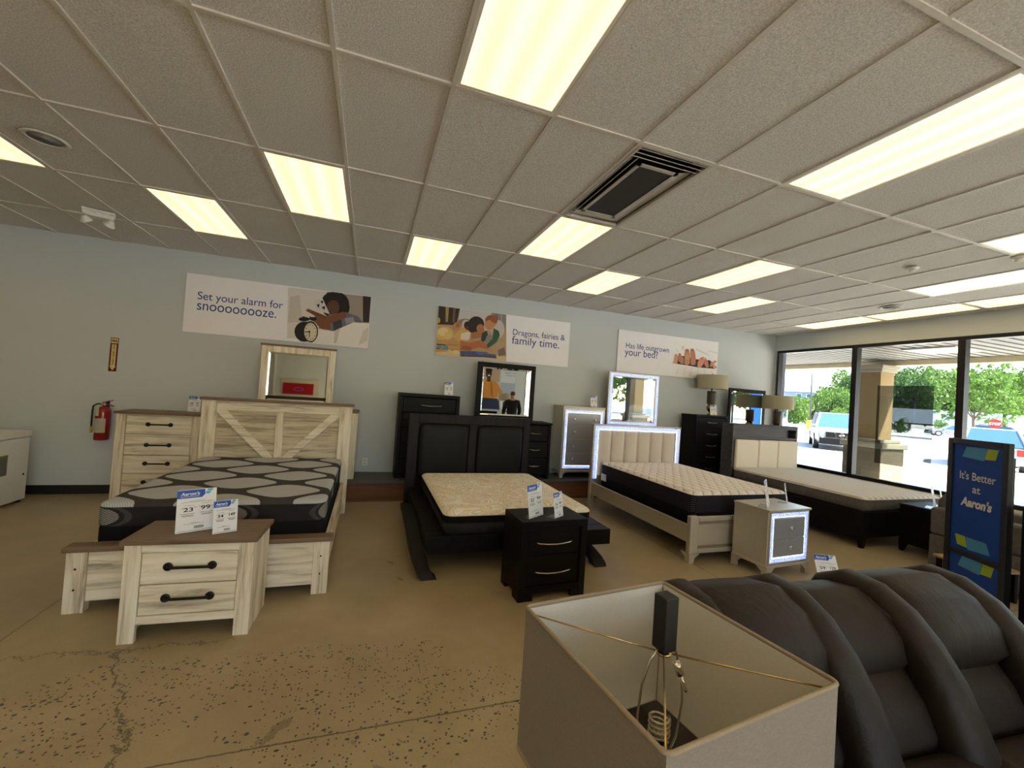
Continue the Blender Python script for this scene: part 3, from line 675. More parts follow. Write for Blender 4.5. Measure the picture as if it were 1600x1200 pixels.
for x0 in (0, w - .06):
    MB().prism([(0, 0), (.13 if x0 == 0 else .13, 0), (.13, .05), (d - .10, .05), (d - .10, 0), (d, 0), (d, h - .0605), (0, h - .0605)], 'x', x0, x0 + .06).build('side_panel', M['espresso_z'], t, bevel=.003)
for x0 in (.061, w - .131): MB().box(x0, x0 + .07, 0, .04, 0, .06).build('leg', M['espresso_z'], t, bevel=.003)
MB().box(.061, w - .061, .0, .03, .0605, .11).box(.061, w - .061, d - .02, d - .005, .05, h - .061).box(.061, w - .061, .04, d - .021, .07, .09).build('carcass', M['espresso'], t, bevel=.002)
for z0, z1 in ((.115, .362), (.368, .585)):
    dr = MB().box(.066, w - .066, .012, .03, z0, z1).build('drawer', M['espresso'], t, bevel=.004)
    bow_handle(dr, w / 2, (z0 + z1) / 2 - .01, .012, .34, out=.028, r=.007)

# --- silver mirrored set
def splay_foot(s, x, y, dx, dy, h=.10, w=.085):
    # a small bracket foot at a corner: flares from the corner post
    s.prism([(0, 0), (w * .62 * dx, 0), (w * .74 * dx, h * .55), (w * 1.4 * dx, h), (0, h)], 'y', 0, .03 * dy)
    k = 10
    for q in range(len(s.v) - k, len(s.v)): a, b, c = s.v[q]; s.v[q] = (a + x, b + y, c)
    s.prism([(.031 * dy, .001), (w * .62 * dy, .001), (w * .74 * dy, h * .55), (w * 1.4 * dy, h - .001), (.031 * dy, h - .001)], 'x', .0015 * dx, .03 * dx)
    for q in range(len(s.v) - k, len(s.v)): a, b, c = s.v[q]; s.v[q] = (a + x, b + y, c)
_old_foot = splay_foot
def splay_foot(s, x, y, dx, dy, h=.10, w=.085):
    _old_foot(s, x, y, dx, dy, h, w)
    e = w * .58; s.box(min(x + .032 * dx, x + e * dx), max(x + .032 * dx, x + e * dx), min(y + .032 * dy, y + e * dy), max(y + .032 * dy, y + e * dy), .0, h - .002)
def crystal_knob(parent, x, z, y=0.0):
    MB().lathe([(.007, 0), (.009, .014), (.021, .02), (.024, .028), (.016, .038), (.002, .041)], 10).xform(Matrix.Translation((x, y, z)) @ Matrix.Rotation(PI / 2, 4, 'X')).build('knob', M['glassknob'], parent)
def silver_case(name, label, cat, loc, rotz, w, d, h, rows, fz, knobs, fx=.07, foot=.10):
    t = thing(name, label, cat, loc, rotz)
    MB().box(-.008, w + .008, -.008, d, h - .022, h).build('top', M['champagne'], t, bevel=.005)
    MB().box(0, w, .012, d - .004, foot + .03, h - .0225).build('body', M['champagne'], t, bevel=.004)
    MB().box(-.01, w + .01, -.006, d, foot, foot + .0295).build('base_moulding', M['champagne'], t, bevel=.006)
    for x, y, dx, dy in ((-.008, -.004, 1, 1), (w + .008, -.004, -1, 1), (-.008, d - .002, 1, -1), (w + .008, d - .002, -1, -1)):
        s = MB(); splay_foot(s, x, y, dx, dy, foot - .0005); s.build('leg', M['champagne'], t)
    x0, x1, z0, z1 = fx * .45, w - fx * .45, fz[0], fz[1]
    MB().ring(x0 - .012, x1 + .012, z0 - .012, z1 + .012, .0115, -.002, .0115).build('front_bead', M['champagne'], t, bevel=.002)
    MB().ring(x0, x1, z0, z1, .038, .004, .0115).build('lit_crystal_frame', M['crystal'], t)
    MB().ring(x0 + .0385, x1 - .0385, z0 + .0385, z1 - .0385, .008, .006, .0115).build('led_strip', M['led'], t)
    for a, b in rows:
        dr = MB().box(x0 + .05, x1 - .05, .0, .0115, a, b).build('drawer', M['mirror_drawer'], t, bevel=.003)
        for kx in knobs: crystal_knob(dr, x0 + .05 + kx * (x1 - x0 - .1), (a + b) / 2)
    return t
silver_case('silver_nightstand', 'silver nightstand with lit crystal frame at the foot of the quilted white bed', 'nightstand', (4.806, .882, 0), math.radians(3.8), .635, .41, .685, [(.205, .385), (.392, .595)], (.15, .65), (.5,))
silver_case('silver_chest', 'silver mirrored chest of drawers with lit crystal frame between black dresser and lit mirror', 'chest of drawers', (4.085, 4.25, PL + .001), 0, .815, .42, 1.235, [(.225, .425), (.432, .665), (.672, .905), (.912, 1.115)], (.165, 1.17), (.2, .8))
low_dresser('silver_dresser', 'silver dresser hidden behind the lit crystal headboard', (4.99, 4.20, PL + .001), 1.22, .45, .928, (M['champagne'], M['champagne'], M['mirror_drawer']), 2, 3, .05, handle='knob')
framed_mirror('crystal_mirror', 'wall-side mirror with glowing crystal frame above the white quilted bed', (5.03, 4.40, PL + .93), 1.10, .985, .085, M['champagne'], inner=M['crystal'])
t = thing('silver_bed', 'silver bed frame with lit crystal headboard and channelled grey upholstery', 'bed', (0, 0, 0))
bx0, bx1, by0, by1 = 4.255, 5.915, 1.345, 3.50
for x0, dx in ((bx0, 1), (bx1, -1)):
    MB().box(min(x0, x0 + .085 * dx), max(x0, x0 + .085 * dx), by1, by1 + .07, 0, 1.285).build('headboard_post', M['champagne'], t, bevel=.006)
MB().box(bx0 - .005, bx1 + .005, by1 - .015, by1 + .085, 1.2855, 1.30).build('headboard_cap', M['champagne'], t, bevel=.005)
MB().box(bx0 + .0855, bx1 - .0855, by1 + .03, by1 + .06, .30, 1.285).build('headboard_panel', M['champagne'], t)
cz = MB().ring(bx0 + .028, bx1 - .028, .45, 1.272, .05, by1 - .012, by1 - .0005, sides='ltr'); cz.build('lit_crystal_frame', M['crystal'], t)
MB().ring(bx0 + .0785, bx1 - .0785, .45, 1.2215, .01, by1 - .006, by1 + .0, sides='ltr').build('led_strip', M['led'], t)
cw = (bx1 - bx0 - .19) / 6
for k in range(6):
    a0 = bx0 + .095 + k * cw; R = []
    for q in range(9):
        u = q / 8; R.append([(a0 + .004 + (cw - .008) * u, by1 + .03 - .012 - .035 * math.sin(PI * u) ** .5, zz) for zz in (.50, 1.0, 1.195)] + [(a0 + .004 + (cw - .008) * u, by1 + .0295, zz) for zz in (1.21, .8, .50)])
    MB().rings(R).build('channel_cushion', M['grey_up'], t, smooth=True, angle=60)
for x0, dx in ((bx0, 1), (bx1, -1)):
    lg = MB(); lg.box(min(x0, x0 + .11 * dx), max(x0, x0 + .11 * dx), by0, by0 + .06, .10, .50)
    lg.build('footboard_post', M['champagne'], t, bevel=.008)
    s = MB(); splay_foot(s, x0, by0, dx, 1, .0995, .10); s.build('leg', M['champagne'], t)
    MB().box(min(x0 + .01 * dx, x0 + .045 * dx), max(x0 + .01 * dx, x0 + .045 * dx), by0 + .0605, by1 - .0005, .21, .395).build('side_rail', M['champagne'], t, bevel=.004)
MB().box(bx0 + .1105, bx1 - .1105, by0 + .012, by0 + .05, .12, .49).build('footboard', M['champagne'], t, bevel=.004)
MB().box(bx0 + .1105, bx1 - .1105, by0 - .006, by0 + .0115, .445, .498).box(bx0 + .1105, bx1 - .1105, by0 - .006, by0 + .0115, .105, .155).build('footboard_moulding', M['champagne'], t, bevel=.006)
MB().box(bx0 + .1105, bx1 - .1105, by0 - .002, by0 + .0118, .156, .186).box(bx0 + .1105, bx1 - .1105, by0 - .002, by0 + .0118, .415, .444).build('crystal_trim', M['crystal_dull'], t)
MB().box(bx0 + .06, bx1 - .06, by0 + .07, by1 - .01, .28, .335).build('slat_base', M['black_cloth'], t)
m3 = mattress('white quilted mattress with tall black sides on the silver bed', 4.385, 5.83, 1.475, 3.47, .336, .725, M['quilt'], M['dots'], M['black_cloth'], .50)
MB().box(4.376, 4.3885, 3.27, 3.40, .45, .55).build('law_tag', M['white_plastic'], m3)

# --- black storage set by the window
t = thing('black_chest', 'black five-drawer chest under a tall drum lamp left of the bookcase headboard', 'chest of drawers', (6.88, 4.20, PL + .001))
w, d, h = .775, .42, 1.22
MB().box(-.004, w + .004, -.006, d, h - .035, h).build('top', M['espresso'], t, bevel=.004)
for x0 in (0, w - .04): MB().box(x0, x0 + .04, 0, d - .005, 0, h - .0355).build('side_panel', M['espresso_z'], t, bevel=.003)
MB().box(.041, w - .041, d - .02, d - .006, .05, h - .036).box(.041, w - .041, .02, d - .021, .02, .06).build('carcass', M['espresso'], t)
for r in range(5):
    z0 = .07 + r * .222; dr = MB().box(.046, w - .046, .006, .026, z0, z0 + .214).build('drawer', M['espresso'], t, bevel=.004)
    bow_handle(dr, w / 2, z0 + .12, .006, .24, out=.02, r=.006)
low_dresser('black_dresser', 'black dresser behind the bookcase headboard by the window', (7.86, 4.06, PL + .001), 1.42, .56, .905, (M['espresso_z'], M['espresso'], M['espresso']), 2, 3, .045)
framed_mirror('black_mirror', 'small black framed mirror between the two drum lamps', (7.93, 4.46, PL + .907), .985, .90, .06, M['espresso_z'], d=.04)
def drum_lamp(label, loc, s=1.0):
    t = thing('drum_lamp', label, 'table lamp', loc, 0, 'cream drum table lamps')
    MB().lathe([(.075, 0), (.075, .012), (.045, .03), (.03, .05), (.055, .075), (.085, .12), (.085, .165), (.06, .205), (.05, .22)], 28).build('brass_base', M['brass'], t, smooth=True)
    MB().lathe([(.082, .221), (.085, .23), (.085, .47), (.08, .48)], 28).build('column', M['bronze'], t, angle=40)
    MB().lathe([(.012, .481), (.012, .56), (.018, .57), (.018, .60), (.004, .63), (.004, .80), (.010, .805), (.008, .835), (.002, .84)], 14).build('stem', M['lampblack'], t, smooth=True)
    MB().rings([[(r * math.cos(2 * PI * k / 48), r * math.sin(2 * PI * k / 48), z) for k in range(48)] for r, z in ((.285, .525), (.285, .80), (.279, .80), (.279, .525), (.285, .525))], caps=False).build('lamp_shade', M['cream_shade'], t, angle=40)
    sp = MB()
    for k in range(3): a = 2 * PI * k / 3; sp.tube([(.004 * math.cos(a), .004 * math.sin(a), .795), (.279 * math.cos(a), .279 * math.sin(a), .795)], .003, 6)
    sp.build('spider', M['brass'], t)
    return t
drum_lamp('cream drum lamp on brass base standing on the tall black chest', (7.40, 4.40, PL + 1.222))
drum_lamp('cream drum lamp on brass base right of the small black mirror, nearest the window', (8.89, 4.15, PL + .907))
t = thing('bookcase_bed', 'low bed with grey bookcase headboard and cream padded panels by the window', 'bed', (0, 0, 0))
qx0, qx1, qy, qy1 = 7.105, 8.70, 3.55, 3.80
for x0 in (qx0, qx1 - .05): MB().box(x0, x0 + .05, qy, qy1, 0, 1.3815).build('headboard_side', M['greywood'], t, bevel=.003)
MB().box(qx0, qx1, qy - .003, qy1, 1.382, 1.415).build('headboard_top', M['greywood'], t, bevel=.004)
MB().box(qx0 + .0505, qx1 - .0505, qy, qy + .03, 1.345, 1.3815).build('top_rail', M['greywood'], t, bevel=.002)
MB().box(qx0 + .0505, qx1 - .0505, qy, qy1, 1.155, 1.19).build('cubby_shelf', M['greywood'], t, bevel=.003)
MB().box(qx0 + .0505, qx1 - .0505, qy1 - .03, qy1 - .01, 1.1905, 1.3815).build('cubby_back', M['greywood'], t)
MB().box(8.44, 8.455, qy + .012, qy1 - .031, 1.1905, 1.3815).build('cubby_divider', M['greywood'], t)
MB().box(qx0 + .0505, 8.4395, qy + .02, qy + .035, 1.1905, 1.3445).build('sliding_door', M['greywood'], t)
MB().box(qx0 + .0505, qx1 - .0505, qy + .02, qy + .04, .3, 1.1545).build('headboard_back', M['greywood'], t)
for x0, x1 in ((7.165, 7.69), (7.70, 8.165), (8.175, 8.68)):
    MB().box(x0, x1, qy - .045, qy + .019, .60, 1.14).build('padded_panel', M['cream_up'], t, bevel=.028, seg=4)
fx0, fx1, fy = 7.015, 8.72, 1.36
for x0 in (fx0, fx1 - .07): MB().hexa([(x0 + .012, fy + .012, 0), (x0 + .058, fy + .012, 0), (x0 + .058, fy + .058, 0), (x0 + .012, fy + .058, 0), (x0, fy, .12), (x0 + .07, fy, .12), (x0 + .07, fy + .07, .12), (x0, fy + .07, .12)]).box(x0, x0 + .07, fy, fy + .07, .12, .47).build('leg', M['espresso_z'], t)
for xx in (7.5, 8.1):
    MB().box(xx, xx + .05, 1.98, 2.03, .0, .12).build('leg', M['espresso_z'], t, bevel=.003)
MB().box(fx0 + .0705, fx1 - .0705, fy + .01, fy + .04, .13, .465).build('foot_rail', M['espresso'], t, bevel=.003)
for x0 in (fx0 + .012, fx1 - .042): MB().box(x0, x0 + .03, fy + .0705, qy - .001, .12, .44).build('side_rail', M['espresso'], t, bevel=.003)
MB().box(fx0 + .043, fx1 - .043, fy + .08, qy - .01, .125, .465).build('slat_base', M['black_cloth'], t)
mattress('thin striped grey and white mattress on the bed by the window', 7.06, 8.68, 1.375, 3.495, .471, .655, M['stripe'], M['grey_cloth'], piping=M['cream_up'])
t = thing('black_nightstand', 'black nightstand at the foot of the window bed beside a grey armchair', 'nightstand', (7.565, .87, 0))
w, d, h = .62, .41, .605
MB().box(-.005, w + .005, -.008, d, h - .025, h).build('top', M['grey_espresso'], t, bevel=.003)
MB().box(0, w, 0, d - .004, .10, h - .0255).build('body', M['espresso_z'], t, bevel=.003)
for x0, dx in ((0, 1), (w, -1)):
    for y0, dy in ((0, 1), (d - .004, -1)):
        MB().hexa([(x0 + .005 * dx, y0 + .005 * dy, 0), (x0 + .045 * dx, y0 + .005 * dy, 0), (x0 + .045 * dx, y0 + .045 * dy, 0), (x0 + .005 * dx, y0 + .045 * dy, 0), (x0, y0, .0995), (x0 + .075 * dx, y0, .0995), (x0 + .075 * dx, y0 + .075 * dy, .0995), (x0, y0 + .075 * dy, .0995)]).build('leg', M['espresso_z'], t)
for z0, z1 in ((.115, .335), (.342, .565)):
    dr = MB().box(.02, w - .02, -.012, -.0005, z0, z1).build('drawer', M['espresso'], t, bevel=.003); bow_handle(dr, w / 2, (z0 + z1) / 2, -.012, .2, out=.02)
# grey armchair behind the sign
t = thing('grey_armchair', 'grey fabric armchair half hidden behind the blue sign', 'armchair', (7.06, -.18, 0))
for x0 in (0, .74): 
    MB().box(x0, x0 + .17, .02, .90, .04, .42).build('arm_base', M['grey_cloth'], t, bevel=.015, seg=3)
    MB().box(x0, x0 + .17, .02, .90, .425, .72).build('arm', M['grey_cloth'], t, bevel=.03, seg=4)
MB().box(.175, .735, .02, .78, .12, .32).build('seat_base', M['grey_cloth'], t, bevel=.01)
MB().box(.178, .732, .0, .70, .325, .47).build('seat_cushion', M['grey_cloth'], t, bevel=.04, seg=4)
MB().sweep([(.72, .47), (.76, .66), (.80, .80), (.85, .83), (.88, .77), (.89, .42)], .275, .07, 16, cx=.455).build('backrest', M['grey_cloth'], t, smooth=True)
for x0 in (.03, .82):
    for y0 in (.05, .82): MB().lathe([(.018, 0), (.028, .06)], 12, (x0 + .03, y0)).build('leg', M['espresso_z'], t, smooth=True)
t = thing('side_table', 'small low table with pale wood top behind the blue sign', 'table', (6.53, .03, 0), math.radians(-12))
MB().box(0, .42, 0, .45, .285, .31).build('top', M['oak_top'], t, bevel=.003)
for x0 in (.02, .365):
    for y0 in (.02, .395): MB().box(x0, x0 + .035, y0, y0 + .035, 0, .2845).build('leg', M['espresso_z'], t, bevel=.003)
